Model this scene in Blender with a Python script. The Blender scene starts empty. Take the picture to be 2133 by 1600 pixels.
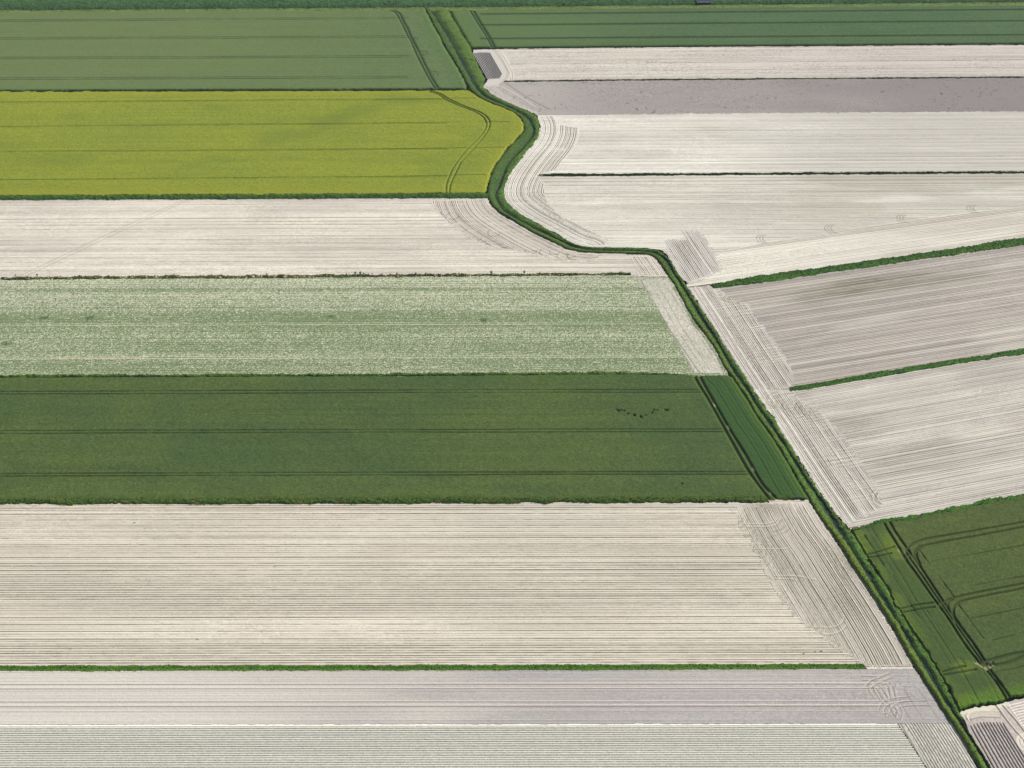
import bpy, math, random
import numpy as np

# ------------------------------------------------------------------ camera
FPX, CX, CY = 2750.0, 1066.5, 800.0
PITCH = math.radians(41.1)
CAMH = 361.0
sc = bpy.context.scene
col = sc.collection
cam_d = bpy.data.cameras.new("camera")
cam_d.sensor_width = 36.0
cam_d.lens = 36.0 * FPX / 2133.0
cam_d.clip_start = 1.0
cam_d.clip_end = 20000.0
cam = bpy.data.objects.new("camera", cam_d)
cam.location = (0, 0, CAMH)
cam.rotation_euler = (math.pi / 2 - PITCH, 0, 0)
col.objects.link(cam)
sc.camera = cam

# ------------------------------------------------------------------ light
SUN_EL, SUN_AZ = math.radians(41), math.radians(28)      # azimuth: from +X towards +Y
sdir = np.array([math.cos(SUN_EL) * math.cos(SUN_AZ), math.cos(SUN_EL) * math.sin(SUN_AZ), math.sin(SUN_EL)])
world = bpy.data.worlds.new("World")
sc.world = world
world.use_nodes = True
nt = world.node_tree
sky = nt.nodes.new("ShaderNodeTexSky")
sky.sky_type = 'NISHITA'
sky.sun_disc = False
sky.sun_elevation = SUN_EL
sky.sun_rotation = math.pi / 2 - SUN_AZ
nt.links.new(sky.outputs[0], nt.nodes["Background"].inputs[0])
nt.nodes["Background"].inputs[1].default_value = 0.06
sun_d = bpy.data.lights.new("sun", 'SUN')
sun_d.energy = 4.2
sun_d.angle = math.radians(0.5)
sun_d.color = (1.0, 0.95, 0.86)
sun = bpy.data.objects.new("sun", sun_d)
from mathutils import Vector
sun.rotation_euler = Vector(sdir.tolist()).to_track_quat('Z', 'Y').to_euler()
sun.location = (300, 200, 500)
col.objects.link(sun)
sc.view_settings.view_transform = 'Standard'
sc.view_settings.look = 'None'
sc.view_settings.gamma = 1.0
sc.view_settings.exposure = 0.87

# ------------------------------------------------------------------ helpers
rng = np.random.default_rng(7)
random.seed(7)
cp, sp = math.cos(PITCH), math.sin(PITCH)


def G(p):
    """photo points (2133 x 1600) to ground metres"""
    p = np.atleast_2d(np.asarray(p, float))
    dx = (p[:, 0] - CX) / FPX
    dy = (CY - p[:, 1]) / FPX
    yy = cp + dy * sp
    zz = -sp + dy * cp
    t = CAMH / -zz
    return np.stack([dx * t, yy * t], 1)


def lin(c):
    c = np.asarray(c, float) / 255.0
    return np.where(c <= 0.04045, c / 12.92, ((c + 0.055) / 1.055) ** 2.4)


KALB = 0.63


def alb(r, g, b):
    return (lin((r, g, b)) * KALB).astype(np.float32)


def ang_of(a, b):
    q = G([a, b])
    return math.atan2(q[1, 1] - q[0, 1], q[1, 0] - q[0, 0])


def resample(P, n=None, step=None):
    P = np.asarray(P, float)
    d = np.r_[0, np.cumsum(np.hypot(*np.diff(P, axis=0).T))]
    if n is None:
        n = max(2, int(d[-1] / step) + 1)
    s = np.linspace(0, d[-1], n)
    return np.stack([np.interp(s, d, P[:, 0]), np.interp(s, d, P[:, 1])], 1)


def smooth(P, step=1.5, it=3):
    """resample a polyline and round its corners"""
    P = resample(P, step=step)
    for _ in range(it):
        Q = P.copy()
        Q[1:-1] = (P[:-2] + 2 * P[1:-1] + P[2:]) / 4
        P = Q
    return P


def offset(P, d):
    P = np.asarray(P, float)
    t = np.gradient(P, axis=0)
    t /= np.maximum(np.hypot(t[:, 0], t[:, 1]), 1e-9)[:, None]
    return P + np.stack([-t[:, 1], t[:, 0]], 1) * d


def lattice(nu, nv, du, dv, su, sv, seed):
    """smooth value noise on a regular grid, -1..1"""
    r = np.random.default_rng(seed)
    lu, lv = int(nu * du / su) + 3, int(nv * dv / sv) + 3
    L = r.uniform(-1, 1, (lu, lv)).astype(np.float32)
    a = np.arange(nu) * du / su
    b = np.arange(nv) * dv / sv
    ia, ib = a.astype(int), b.astype(int)
    fa, fb = (a - ia).astype(np.float32), (b - ib).astype(np.float32)
    fa = fa * fa * (3 - 2 * fa)
    fb = fb * fb * (3 - 2 * fb)
    R = L[ia] * (1 - fa)[:, None] + L[ia + 1] * fa[:, None]
    return R[:, ib] * (1 - fb)[None] + R[:, ib + 1] * fb[None]


def sstep(a, b, x):
    t = np.clip((x - a) / (b - a), 0, 1)
    return t * t * (3 - 2 * t)


class MeshBuf:
    """collects vertices, faces and albedo for ONE mesh object"""

    def __init__(s):
        s.v, s.f4, s.f3, s.c, s.n = [], [], [], [], 0

    def add(s, v, c, quads=None, tris=None):
        if quads is not None and len(quads):
            s.f4.append(np.asarray(quads, np.int32) + s.n)
        if tris is not None and len(tris):
            s.f3.append(np.asarray(tris, np.int32) + s.n)
        s.v.append(np.asarray(v, np.float32))
        s.c.append(np.asarray(c, np.float32))
        s.n += len(v)

    def build(s, name, mat, parent=None):
        me = bpy.data.meshes.new(name)
        V = np.concatenate(s.v)
        C = np.concatenate(s.c)
        if mat in (M_CROP, M_GRASS):
            C = C * np.array([.82, .82, .66], np.float32)
        me.vertices.add(len(V))
        me.vertices.foreach_set("co", V.ravel())
        q = np.concatenate(s.f4) if s.f4 else np.zeros((0, 4), np.int32)
        t = np.concatenate(s.f3) if s.f3 else np.zeros((0, 3), np.int32)
        loops = np.concatenate([q.ravel(), t.ravel()]).astype(np.int32)
        me.loops.add(len(loops))
        me.loops.foreach_set("vertex_index", loops)
        me.polygons.add(len(q) + len(t))
        st = np.concatenate([np.arange(len(q)) * 4, len(q) * 4 + np.arange(len(t)) * 3]).astype(np.int32)
        me.polygons.foreach_set("loop_start", st)
        me.update(calc_edges=True)
        at = me.color_attributes.new("albedo", 'FLOAT_COLOR', 'POINT')
        rgba = np.ones((len(V), 4), np.float32)
        rgba[:, :3] = np.clip(C, 0, 1)
        at.data.foreach_set("color", rgba.ravel())
        me.materials.append(mat)
        o = bpy.data.objects.new(name, me)
        col.objects.link(o)
        if parent:
            o.parent = parent
        return o


def tag(o, label, cat, group=None, kind=None):
    o["label"] = label
    if cat:
        o["category"] = cat
    if group:
        o["group"] = group
    if kind:
        o["kind"] = kind
    return o


def inside_poly(X, Y, poly):
    res = np.zeros(X.shape, bool)
    n = len(poly)
    for i in range(n):
        x0, y0 = poly[i]
        x1, y1 = poly[(i + 1) % n]
        if y0 == y1:
            continue
        c = (Y < y0) != (Y < y1)
        xi = x0 + (Y - y0) * ((x1 - x0) / (y1 - y0))
        res ^= c & (X < xi)
    return res


class Patch:
    """rectangular grid turned to the row direction, clipped to a ground polygon"""

    def __init__(s, poly_px, ang, du, dv, seed=1, jit=0.35):
        s.poly = G(poly_px)
        c, n = math.cos(ang), math.sin(ang)
        s.c, s.n, s.du, s.dv, s.seed = c, n, du, dv, seed
        U = s.poly @ np.array([c, n])
        V = s.poly @ np.array([-n, c])
        s.u = np.arange(U.min() - du, U.max() + du, du)
        s.v = np.arange(V.min() - dv, V.max() + dv, dv)
        s.nu, s.nv = len(s.u), len(s.v)
        s.X = (s.u[:, None] * c - s.v[None] * n).astype(np.float32)
        s.Y = (s.u[:, None] * n + s.v[None] * c).astype(np.float32)
        s.H = np.zeros((s.nu, s.nv), np.float32)
        s.A = np.zeros((s.nu, s.nv, 3), np.float32)
        s.r = np.random.default_rng(seed)
        if jit:
            a = s.noise(1.3, 1.3, 901) * jit + s.noise(5, 5, 902) * jit
            b = s.noise(1.3, 1.3, 903) * jit + s.noise(5, 5, 904) * jit
        else:
            a = b = 0
        s.mask = inside_poly(s.X + a, s.Y + b, s.poly)

    def noise(s, su, sv, k):
        return lattice(s.nu, s.nv, s.du, s.dv, su, sv, s.seed * 1000 + k)

    def white(s):
        return s.r.uniform(-1, 1, (s.nu, s.nv)).astype(np.float32)

    def dist(s, P):
        """distance of every grid point to a ground polyline"""
        D = np.full(s.H.shape, 1e9, np.float32)
        P = np.asarray(P, np.float32)
        for a, b in zip(P[:-1], P[1:]):
            d = b - a
            L2 = float(d @ d)
            if L2 < 1e-9:
                continue
            t = np.clip(((s.X - a[0]) * d[0] + (s.Y - a[1]) * d[1]) / L2, 0, 1)
            D = np.minimum(D, (s.X - a[0] - t * d[0]) ** 2 + (s.Y - a[1] - t * d[1]) ** 2)
        return np.sqrt(D)

    def weight(s, P, half, soft):
        """yields (slice, weight) near a polyline"""
        P = np.asarray(P, float)
        U = P @ np.array([s.c, s.n])
        V = P @ np.array([-s.n, s.c])
        r = half + soft
        i0 = max(0, int((U.min() - r - s.u[0]) / s.du)); i1 = min(s.nu, int((U.max() + r - s.u[0]) / s.du) + 2)
        j0 = max(0, int((V.min() - r - s.v[0]) / s.dv)); j1 = min(s.nv, int((V.max() + r - s.v[0]) / s.dv) + 2)
        if i1 <= i0 or j1 <= j0:
            return None
        u = s.u[i0:i1].astype(np.float32)[:, None]
        v = s.v[j0:j1].astype(np.float32)[None]
        D = np.full((i1 - i0, j1 - j0), 1e9, np.float32)
        for k in range(len(U) - 1):
            a0, b0, a1, b1 = U[k], V[k], U[k + 1], V[k + 1]
            # local window of this segment
            p0 = max(0, int((min(a0, a1) - r - u[0, 0]) / s.du)); p1 = min(i1 - i0, int((max(a0, a1) + r - u[0, 0]) / s.du) + 2)
            q0 = max(0, int((min(b0, b1) - r - v[0, 0]) / s.dv)); q1 = min(j1 - j0, int((max(b0, b1) + r - v[0, 0]) / s.dv) + 2)
            if p1 <= p0 or q1 <= q0:
                continue
            dx, dy = a1 - a0, b1 - b0
            L2 = dx * dx + dy * dy
            if L2 < 1e-9:
                continue
            uu, vv = u[p0:p1], v[:, q0:q1]
            t = np.clip(((uu - a0) * dx + (vv - b0) * dy) / L2, 0, 1)
            d = np.hypot(uu - a0 - t * dx, vv - b0 - t * dy)
            D[p0:p1, q0:q1] = np.minimum(D[p0:p1, q0:q1], d)
        return (slice(i0, i1), slice(j0, j1)), np.clip(1 - (D - half) / soft, 0, 1)

    def rut(s, P, half=0.22, soft=0.2, dz=None, level=None, color=None, k=1.0, fade=None):
        """wheel rut: lowers by dz, or to a level, and blends towards a colour"""
        w = s.weight(P, half, soft)
        if w is None:
            return
        sl, w = w
        if fade is not None:
            w = w * fade[sl]
        if level is not None:
            s.H[sl] += (level - s.H[sl]) * w
        if dz is not None:
            s.H[sl] += dz * w
        if color is not None:
            s.A[sl] += (np.asarray(color, np.float32) - s.A[sl]) * (w * k)[..., None]

    def ridge_lines(s, C, spacing, width, seed, every=4, base=0.35, strong=1.0, jitter=0.15):
        """dark lines between the ridges at coordinate C; returns 0..1"""
        r = np.random.default_rng(seed)
        k = np.floor(C / spacing)
        n = 3000 * every
        amp = base * r.uniform(0.3, 1.5, n)
        amp[::every] = strong * r.uniform(0.5, 1.2, len(amp[::every]))
        off = r.uniform(-jitter, jitter, n)
        idx = (k.astype(int) + n * 4) % n
        ph = (C / spacing - k - 0.5 + off[idx]) * spacing
        width = width * 1.35
        return (np.exp(-(ph / width) ** 2) * amp[idx] * 1.25).astype(np.float32)

    def cut(s, poly_px, margin=1.6):
        """leave room for a patch of another row direction"""
        P = G(poly_px)
        m = inside_poly(s.X, s.Y, P)
        m &= s.dist(np.r_[P, P[:1]]) > margin
        s.mask &= ~m

    def emit(s, buf, z=0.0, skirt=False):
        m = s.mask
        if skirt:
            e = m.copy()
            e[1:] &= m[:-1]; e[:-1] &= m[1:]
            e[:, 1:] &= m[:, :-1]; e[:, :-1] &= m[:, 1:]
            e2 = e.copy()
            e2[1:] &= e[:-1]; e2[:-1] &= e[1:]
            e2[:, 1:] &= e[:, :-1]; e2[:, :-1] &= e[:, 1:]
            s.H[e & ~e2] *= .6
            s.H[m & ~e] = -0.05
        q = m[:-1, :-1] & m[1:, :-1] & m[1:, 1:] & m[:-1, 1:]
        use = np.zeros_like(m)
        use[:-1, :-1] |= q; use[1:, :-1] |= q; use[1:, 1:] |= q; use[:-1, 1:] |= q
        idx = np.full(m.shape, -1, np.int32)
        idx[use] = np.arange(int(use.sum()))
        V = np.stack([s.X[use], s.Y[use], s.H[use] + z], 1)
        Q = np.stack([idx[:-1, :-1][q], idx[1:, :-1][q], idx[1:, 1:][q], idx[:-1, 1:][q]], 1)
        buf.add(V, s.A[use], quads=Q)


def mix(A, c, w):
    """blend albedo array towards colour c by weight w"""
    A += (np.asarray(c, np.float32) - A) * np.asarray(w, np.float32)[..., None]


# ------------------------------------------------------------------ materials
def surf(name, rough, scale, lo, hi, bump=0.0, bscale=3.0, spec=0.05):
    m = bpy.data.materials.new(name)
    m.use_nodes = True
    t = m.node_tree
    bs = t.nodes["Principled BSDF"]
    bs.inputs["Roughness"].default_value = rough
    bs.inputs["Specular IOR Level"].default_value = spec
    at = t.nodes.new("ShaderNodeAttribute")
    at.attribute_name = "albedo"
    tc = t.nodes.new("ShaderNodeTexCoord")
    nz = t.nodes.new("ShaderNodeTexNoise")
    nz.inputs["Scale"].default_value = scale
    nz.inputs["Detail"].default_value = 3.0
    nz.inputs["Roughness"].default_value = 0.7
    t.links.new(tc.outputs["Object"], nz.inputs["Vector"])
    mr = t.nodes.new("ShaderNodeMapRange")
    mr.inputs["From Min"].default_value = 0.3
    mr.inputs["From Max"].default_value = 0.7
    mr.inputs["To Min"].default_value = lo
    mr.inputs["To Max"].default_value = hi
    t.links.new(nz.outputs["Fac"], mr.inputs["Value"])
    mx = t.nodes.new("ShaderNodeVectorMath")
    mx.operation = 'SCALE'
    t.links.new(at.outputs["Color"], mx.inputs[0])
    t.links.new(mr.outputs[0], mx.inputs["Scale"])
    t.links.new(mx.outputs[0], bs.inputs["Base Color"])
    if bump:
        n2 = t.nodes.new("ShaderNodeTexNoise")
        n2.inputs["Scale"].default_value = bscale
        n2.inputs["Detail"].default_value = 2.0
        t.links.new(tc.outputs["Object"], n2.inputs["Vector"])
        b = t.nodes.new("ShaderNodeBump")
        b.inputs["Strength"].default_value = 0.6
        b.inputs["Distance"].default_value = bump
        t.links.new(n2.outputs["Fac"], b.inputs["Height"])
        t.links.new(b.outputs[0], bs.inputs["Normal"])
    return m


M_SOIL = surf("dry_soil", 0.95, 2.6, 0.86, 1.12, 0.05, 4.0)
M_CROP = surf("crop_leaves", 0.8, 2.2, 0.80, 1.22, 0.10, 3.5)
M_GRASS = surf("rough_grass", 0.85, 1.6, 0.70, 1.32, 0.15, 2.5)
M_FILM = surf("plastic_film", 0.45, 2.0, 0.85, 1.15, 0.03, 4.0)


def water_mat():
    m = bpy.data.materials.new("ditch_water")
    m.use_nodes = True
    t = m.node_tree
    bs = t.nodes["Principled BSDF"]
    bs.inputs["Roughness"].default_value = 0.08
    nz = t.nodes.new("ShaderNodeTexNoise")
    nz.inputs["Scale"].default_value = 0.6
    cr = t.nodes.new("ShaderNodeValToRGB")
    cr.color_ramp.elements[0].color = (0.008, 0.014, 0.012, 1)
    cr.color_ramp.elements[1].color = (0.02, 0.03, 0.022, 1)
    tc = t.nodes.new("ShaderNodeTexCoord")
    t.links.new(tc.outputs["Object"], nz.inputs["Vector"])
    t.links.new(nz.outputs["Fac"], cr.inputs[0])
    t.links.new(cr.outputs[0], bs.inputs["Base Color"])
    return m


M_WATER = water_mat()

# ------------------------------------------------------------------ lines traced from the ground plan
LXT, RXT = -400, 2540
L_EDGE = [(880, 8), (887, 22), (910, 65), (932, 107), (955, 143), (969, 169), (978, 188), (997, 205), (1025, 217), (1053, 228),
          (1070, 236), (1084, 247), (1092, 262), (1090, 276), (1073, 295), (1053, 315), (1039, 335), (1025, 357), (1019, 377),
          (1015, 394), (1016, 413), (1025, 432), (1045, 447), (1069, 461), (1109, 484), (1155, 506), (1179, 519), (1204, 525),
          (1231, 527), (1307, 529), (1350, 530), (1365, 537), (1380, 557), (1393, 575), (1408, 599), (1429, 639), (1451, 676),
          (1475, 706), (1499, 743), (1517, 782), (1527, 788), (1556, 833), (1584, 878), (1610, 913), (1639, 961), (1661, 1000),
          (1681, 1032), (1694, 1056), (1716, 1092), (1747, 1134), (1782, 1189), (1819, 1244), (1850, 1293), (1881, 1344),
          (1905, 1389), (1936, 1437), (1971, 1492), (2005, 1544), (2039, 1599), (2110, 1720), (2180, 1840)]
C_EDGE = [(890, 8), (898, 22), (918, 53), (938, 84), (957, 121), (974, 152), (991, 183), (1014, 204), (1039, 214), (1064, 225),
          (1081, 233), (1104, 250), (1112, 267), (1109, 284), (1090, 307), (1070, 326), (1053, 349), (1045, 371), (1036, 394),
          (1032, 413), (1045, 435), (1063, 450), (1109, 472), (1155, 496), (1194, 514), (1231, 521), (1277, 522), (1338, 523),
          (1368, 526), (1387, 541), (1405, 569), (1423, 600), (1444, 634), (1469, 674), (1490, 707), (1527, 769), (1556, 812),
          (1584, 855), (1610, 893), (1639, 936), (1668, 981), (1693, 1018), (1722, 1063), (1748, 1104), (1778, 1150),
          (1811, 1200), (1838, 1246), (1880, 1310), (1914, 1368), (1942, 1413), (1976, 1467), (2015, 1527), (2053, 1589),
          (2125, 1712), (2195, 1832)]
R_EDGE = [(925, 6), (935, 22), (957, 62), (980, 100), (986, 112), (997, 135), (1012, 166), (1005, 180), (1019, 194), (1039, 205),
          (1064, 217), (1092, 228), (1109, 236), (1118, 245), (1125, 262), (1123, 281), (1112, 301), (1095, 318), (1076, 343),
          (1059, 368), (1050, 391), (1050, 411), (1060, 426), (1082, 444), (1109, 461), (1155, 485), (1185, 502), (1194, 508),
          (1225, 516), (1277, 515), (1344, 517), (1374, 520), (1387, 529), (1408, 560), (1429, 593), (1448, 621), (1472, 660),
          (1499, 703), (1530, 753), (1556, 792), (1584, 836), (1610, 868), (1629, 900), (1655, 942), (1681, 984), (1706, 1022),
          (1732, 1061), (1757, 1089), (1772, 1104), (1804, 1157), (1838, 1212), (1873, 1273), (1914, 1335), (1948, 1390),
          (1976, 1438), (2000, 1486), (2017, 1521), (2041, 1562), (2065, 1600), (2135, 1720), (2208, 1832)]


def seg(E, ya, yb):
    """part of an edge between two image heights (monotone in y), inclusive"""
    return [p for p in E if ya <= p[1] <= yb]


A_LEFT = ang_of((0, 1385), (1780, 1382))
A_TOPL = ang_of((0, 192), (970, 188))
A_DARK = ang_of((0, 905), (1200, 902))
A_R = ang_of((1140, 365), (2133, 359.5))
A_TOPR = ang_of((1060, 102), (2133, 93))
A_D1 = ang_of((1556, 593), (2133, 510))
A_D2 = ang_of((1680, 810), (2133, 736))
A_D3 = ang_of((1837, 1085), (2133, 1027))
A_CAN1 = ang_of((1408, 599), (1499, 743))
A_CAN2 = ang_of((1716, 1092), (1905, 1389))
print("angles", [round(math.degrees(a), 2) for a in (A_LEFT, A_TOPL, A_DARK, A_R, A_TOPR, A_D1, A_D2, A_D3, A_CAN1, A_CAN2)])

FIELDS = []


def field(buf, name, mat, label, cat, kind, group=None):
    o = buf.build(name, mat)
    tag(o, label, cat, group, kind)
    FIELDS.append((name, len(o.data.vertices)))
    return o


def pair(P, g=1.9):
    return [offset(P, g / 2), offset(P, -g / 2)]


def arc(c, r, a0, a1, n=14):
    a = np.radians(np.linspace(a0, a1, n))
    return np.stack([c[0] + r * np.cos(a), c[1] + r * np.sin(a)], 1)


# ================================================================== ground sheet
def build_ground():
    c = G([(LXT + 20, -60), (RXT - 20, -60), (RXT - 20, 1790), (LXT + 20, 1790)])
    ctr = c.mean(0)
    far = np.array([(-5000, 6000), (5000, 6000), (5000, -4000), (-5000, -4000)], float)
    inn = c + (ctr - c) / np.linalg.norm(ctr - c, axis=1)[:, None] * 5
    V, Q = [], []
    rings = [(far, 0.0), (c + (c - ctr) * 0.6, -0.1), (c, -0.12), (inn, -2.2)]
    n = 24
    for P, z in rings:
        for i in range(4):
            for k in range(n):
                q = P[i] + (P[(i + 1) % 4] - P[i]) * k / n
                V.append((q[0], q[1], z))
    m = 4 * n
    for r in range(3):
        for k in range(m):
            a, b = r * m + k, r * m + (k + 1) % m
            Q.append((a, a + m, b + m, b))
    V.append((ctr[0], ctr[1], -2.2))
    T = [(3 * m + k, len(V) - 1, 3 * m + (k + 1) % m) for k in range(m)]
    b = MeshBuf()
    b.add(V, np.tile(alb(96, 118, 70), (len(V), 1)), quads=Q, tris=T)
    o = b.build("ground", M_GRASS)
    tag(o, "flat open farmland under and beyond all the fields", "ground", kind="structure")


build_ground()

# ================================================================== crops
GREEN_SOIL = alb(120, 112, 88)


def crop_base(p, c, c2, h, rough, patch=0.5, grain=.34):
    """canopy height and leaf colour of a standing crop"""
    p.H[:] = h + p.white() * rough + p.noise(6, 6, 1) * 0.05 + p.noise(1.2, 1.2, 2) * rough * 0.8
    p.A[:] = c
    mix(p.A, c2, np.clip(0.5 + p.noise(60, 25, 3) * patch + p.noise(14, 6, 4) * patch * 0.6, 0, 1))
    st = lattice(p.nu, p.nv, p.du, p.dv, 70, 1.6, p.seed * 1000 + 55)
    p.A *= (1 + 0.07 * st)[..., None]
    p.A *= (1 + grain * (0.9 * p.white() + .75 * p.noise(.6, .6, 57)))[..., None]


def hlines(p, rows, g=1.9, half=0.16, soft=0.22, level=0.15, color=None, k=0.5, xs=(-400, 800), xend=None):
    for ya, yb in rows:
        P = G([(xs[0], ya + (ya - yb) * 0.45), (0, ya), (xs[1], yb), (xend or xs[1], yb - ((xend or xs[1]) - xs[1]) * .006)])
        P = resample(P, step=6)
        P[:, 1] += np.interp(np.arange(len(P)), np.arange(0, len(P), 5), rng.uniform(-.15, .15, len(range(0, len(P), 5))))
        fade = np.clip(0.8 + p.noise(30, 30, 77) * 0.35 + p.noise(3, 3, 78) * .25, 0.3, 1)
        for q in (pair(P, g) if g else [P]):
            p.rut(q, half, soft, level=level, color=color, k=k, fade=fade)


# ---- top left wheat
def f_top_left():
    poly = [(LXT, 31), (0, 28), (400, 25), (800, 22.5), (887, 22)] + seg(L_EDGE, 60, 170) + [(974, 187.5), (0, 191.5), (LXT, 193)]
    p = Patch(poly, A_TOPL, 0.7, 0.33, 11)
    crop_base(p, alb(102, 124, 90), alb(90, 119, 88), 0.8, 0.045, 0.5, .20)  # some distance haze is greyed into these leaf colours
    px = G([(300, 100)])[0, 0]
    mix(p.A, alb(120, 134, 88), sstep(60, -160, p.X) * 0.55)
    dk = alb(52, 76, 40)
    hlines(p, [(45.8, 40.2), (83.2, 79), (123.8, 120.5), (167, 163.8)], color=dk, k=0.5, xend=850)
    for a in [(827, 33)], :
        pass
    tl = G([(810, 23.5), (820, 25), (827.5, 32.6), (833, 43), (842, 61), (850, 78), (856, 87), (868, 116), (881, 142), (892, 163), (907, 188)])
    tr = G([(820, 23.8), (829, 26.6), (835, 32.6), (839, 44), (849, 61), (857, 80), (873, 110), (884.5, 135), (895, 155), (901, 167), (914, 188)])
    for q in (tl, tr):
        p.rut(smooth(q), 0.34, 0.2, level=0.0, color=alb(38, 60, 32), k=0.95)
    # little turning loops beside the track
    for c_, r_ in (((862, 84), 2.0), ((878, 113), 3.2), ((899, 157), 3.4)):
        g_ = G([c_])[0]
        p.rut(arc(g_, r_, -80, 100), 0.12, 0.25, level=0.35, color=dk, k=0.4)
        p.rut(arc(g_ - (1.6, 0), r_ * .8, -80, 100), 0.12, 0.25, level=0.35, color=dk, k=0.4)
    # worn rim beside the ditch
    D = p.dist(G(seg(L_EDGE, 20, 190)))
    mix(p.A, alb(88, 122, 66), sstep(7, 0, D) * 0.6)
    spk = (p.white() > 0.72) & (D > 3.0) & (D < 9)
    mix(p.A, alb(60, 85, 45), spk * 0.55)
    # taller shaggy lower rim, the shade on its near face painted darker green
    E = p.dist(G([(974, 187.5), (0, 191.5), (LXT, 193)]))
    mix(p.A, alb(70, 104, 58), sstep(3.0, 0.5, E) * 0.7)
    p.H += (p.white() * 0.18 + 0.1) * sstep(2.5, 0, E)
    b = MeshBuf()
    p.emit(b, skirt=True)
    field(b, "wheat_crop", M_CROP, "grey-green wheat field at top left above the yellow field", "crop field", "stuff")


def f_yellow():
    poly = [(LXT, 195.5), (0, 193.5), (600, 192), (978, 190.5)] + seg(L_EDGE, 200, 400) + [(1010, 405), (800, 407.5), (0, 411), (LXT, 412)]
    # L edge bulges: keep the traced order
    i0 = L_EDGE.index((997, 205)); i1 = L_EDGE.index((1015, 394))
    poly = [(LXT, 195.5), (0, 193.5), (600, 192), (978, 190.5)] + L_EDGE[i0:i1 + 1] + [(1010, 405), (800, 407.5), (0, 411), (LXT, 412)]
    p = Patch(poly, A_TOPL, 0.45, 0.3, 12)
    crop_base(p, alb(138, 151, 60), alb(146, 156, 58), 1.0, 0.05, 0.55, .20)
    W = np.clip(p.noise(38, 11, 9) * 0.7 + p.noise(12, 4, 10) * 0.45 - 0.12, 0, 1)
    mix(p.A, alb(114, 134, 56), W * 0.5)
    bd = p.dist(G([(560, 300), (650, 270), (740, 240), (840, 205)])) + p.noise(14, 5, 33) * 5
    mix(p.A, alb(112, 132, 58), sstep(11, 1, bd) * .4)
    rim = np.minimum(p.dist(G(poly[-4:])), p.dist(G(L_EDGE[i0:i1 + 1])))
    rim = np.minimum(rim, p.dist(G(poly[:4])))
    mix(p.A, alb(166, 166, 50), sstep(9, 1, rim) * 0.35)
    dk = alb(78, 100, 34)
    hlines(p, [(215.6, 210), (266.5, 259.5), (319, 313.5), (377.5, 371)], color=dk, k=0.55, half=.12, level=0.4, g=0, xend=930)
    hlines(p, [(217.4, 212), (268.4, 261.6), (321, 315.5), (379.5, 373)], color=dk, k=0.4, half=.1, level=0.6, g=0, xend=930)
    for q in ([(815, 210), (900, 209), (960, 207.5), (990, 208)], [(1020, 257), (1060, 257)], [(800, 313.5), (1050, 310)], [(800, 371), (1010, 367)]):
        p.rut(resample(G(q), step=4), .12, .2, level=.45, color=dk, k=.4)
    a = G([(893, 194), (915, 200), (927, 210), (957.5, 224), (991, 236), (1008, 247.5), (1015, 262), (1008, 277), (994, 294), (974, 312), (957.5, 332), (943.5, 352), (935, 371), (929, 388), (929, 406)])
    c = G([(896, 192), (918, 198), (935, 210), (969, 225), (997, 235), (1014, 245), (1021, 257), (1019, 270), (1008, 287), (991, 307), (977, 323), (960, 340), (949, 363), (941, 380), (936, 394), (937, 406)])
    for q in (a, c):
        p.rut(smooth(q), 0.2, 0.2, level=0.1, color=dk, k=0.85)
    b = MeshBuf()
    p.emit(b, skirt=True)
    field(b, "rapeseed_crop", M_CROP, "bright yellow-green flowering field left of the bend in the ditch", "crop field", "stuff")


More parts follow.
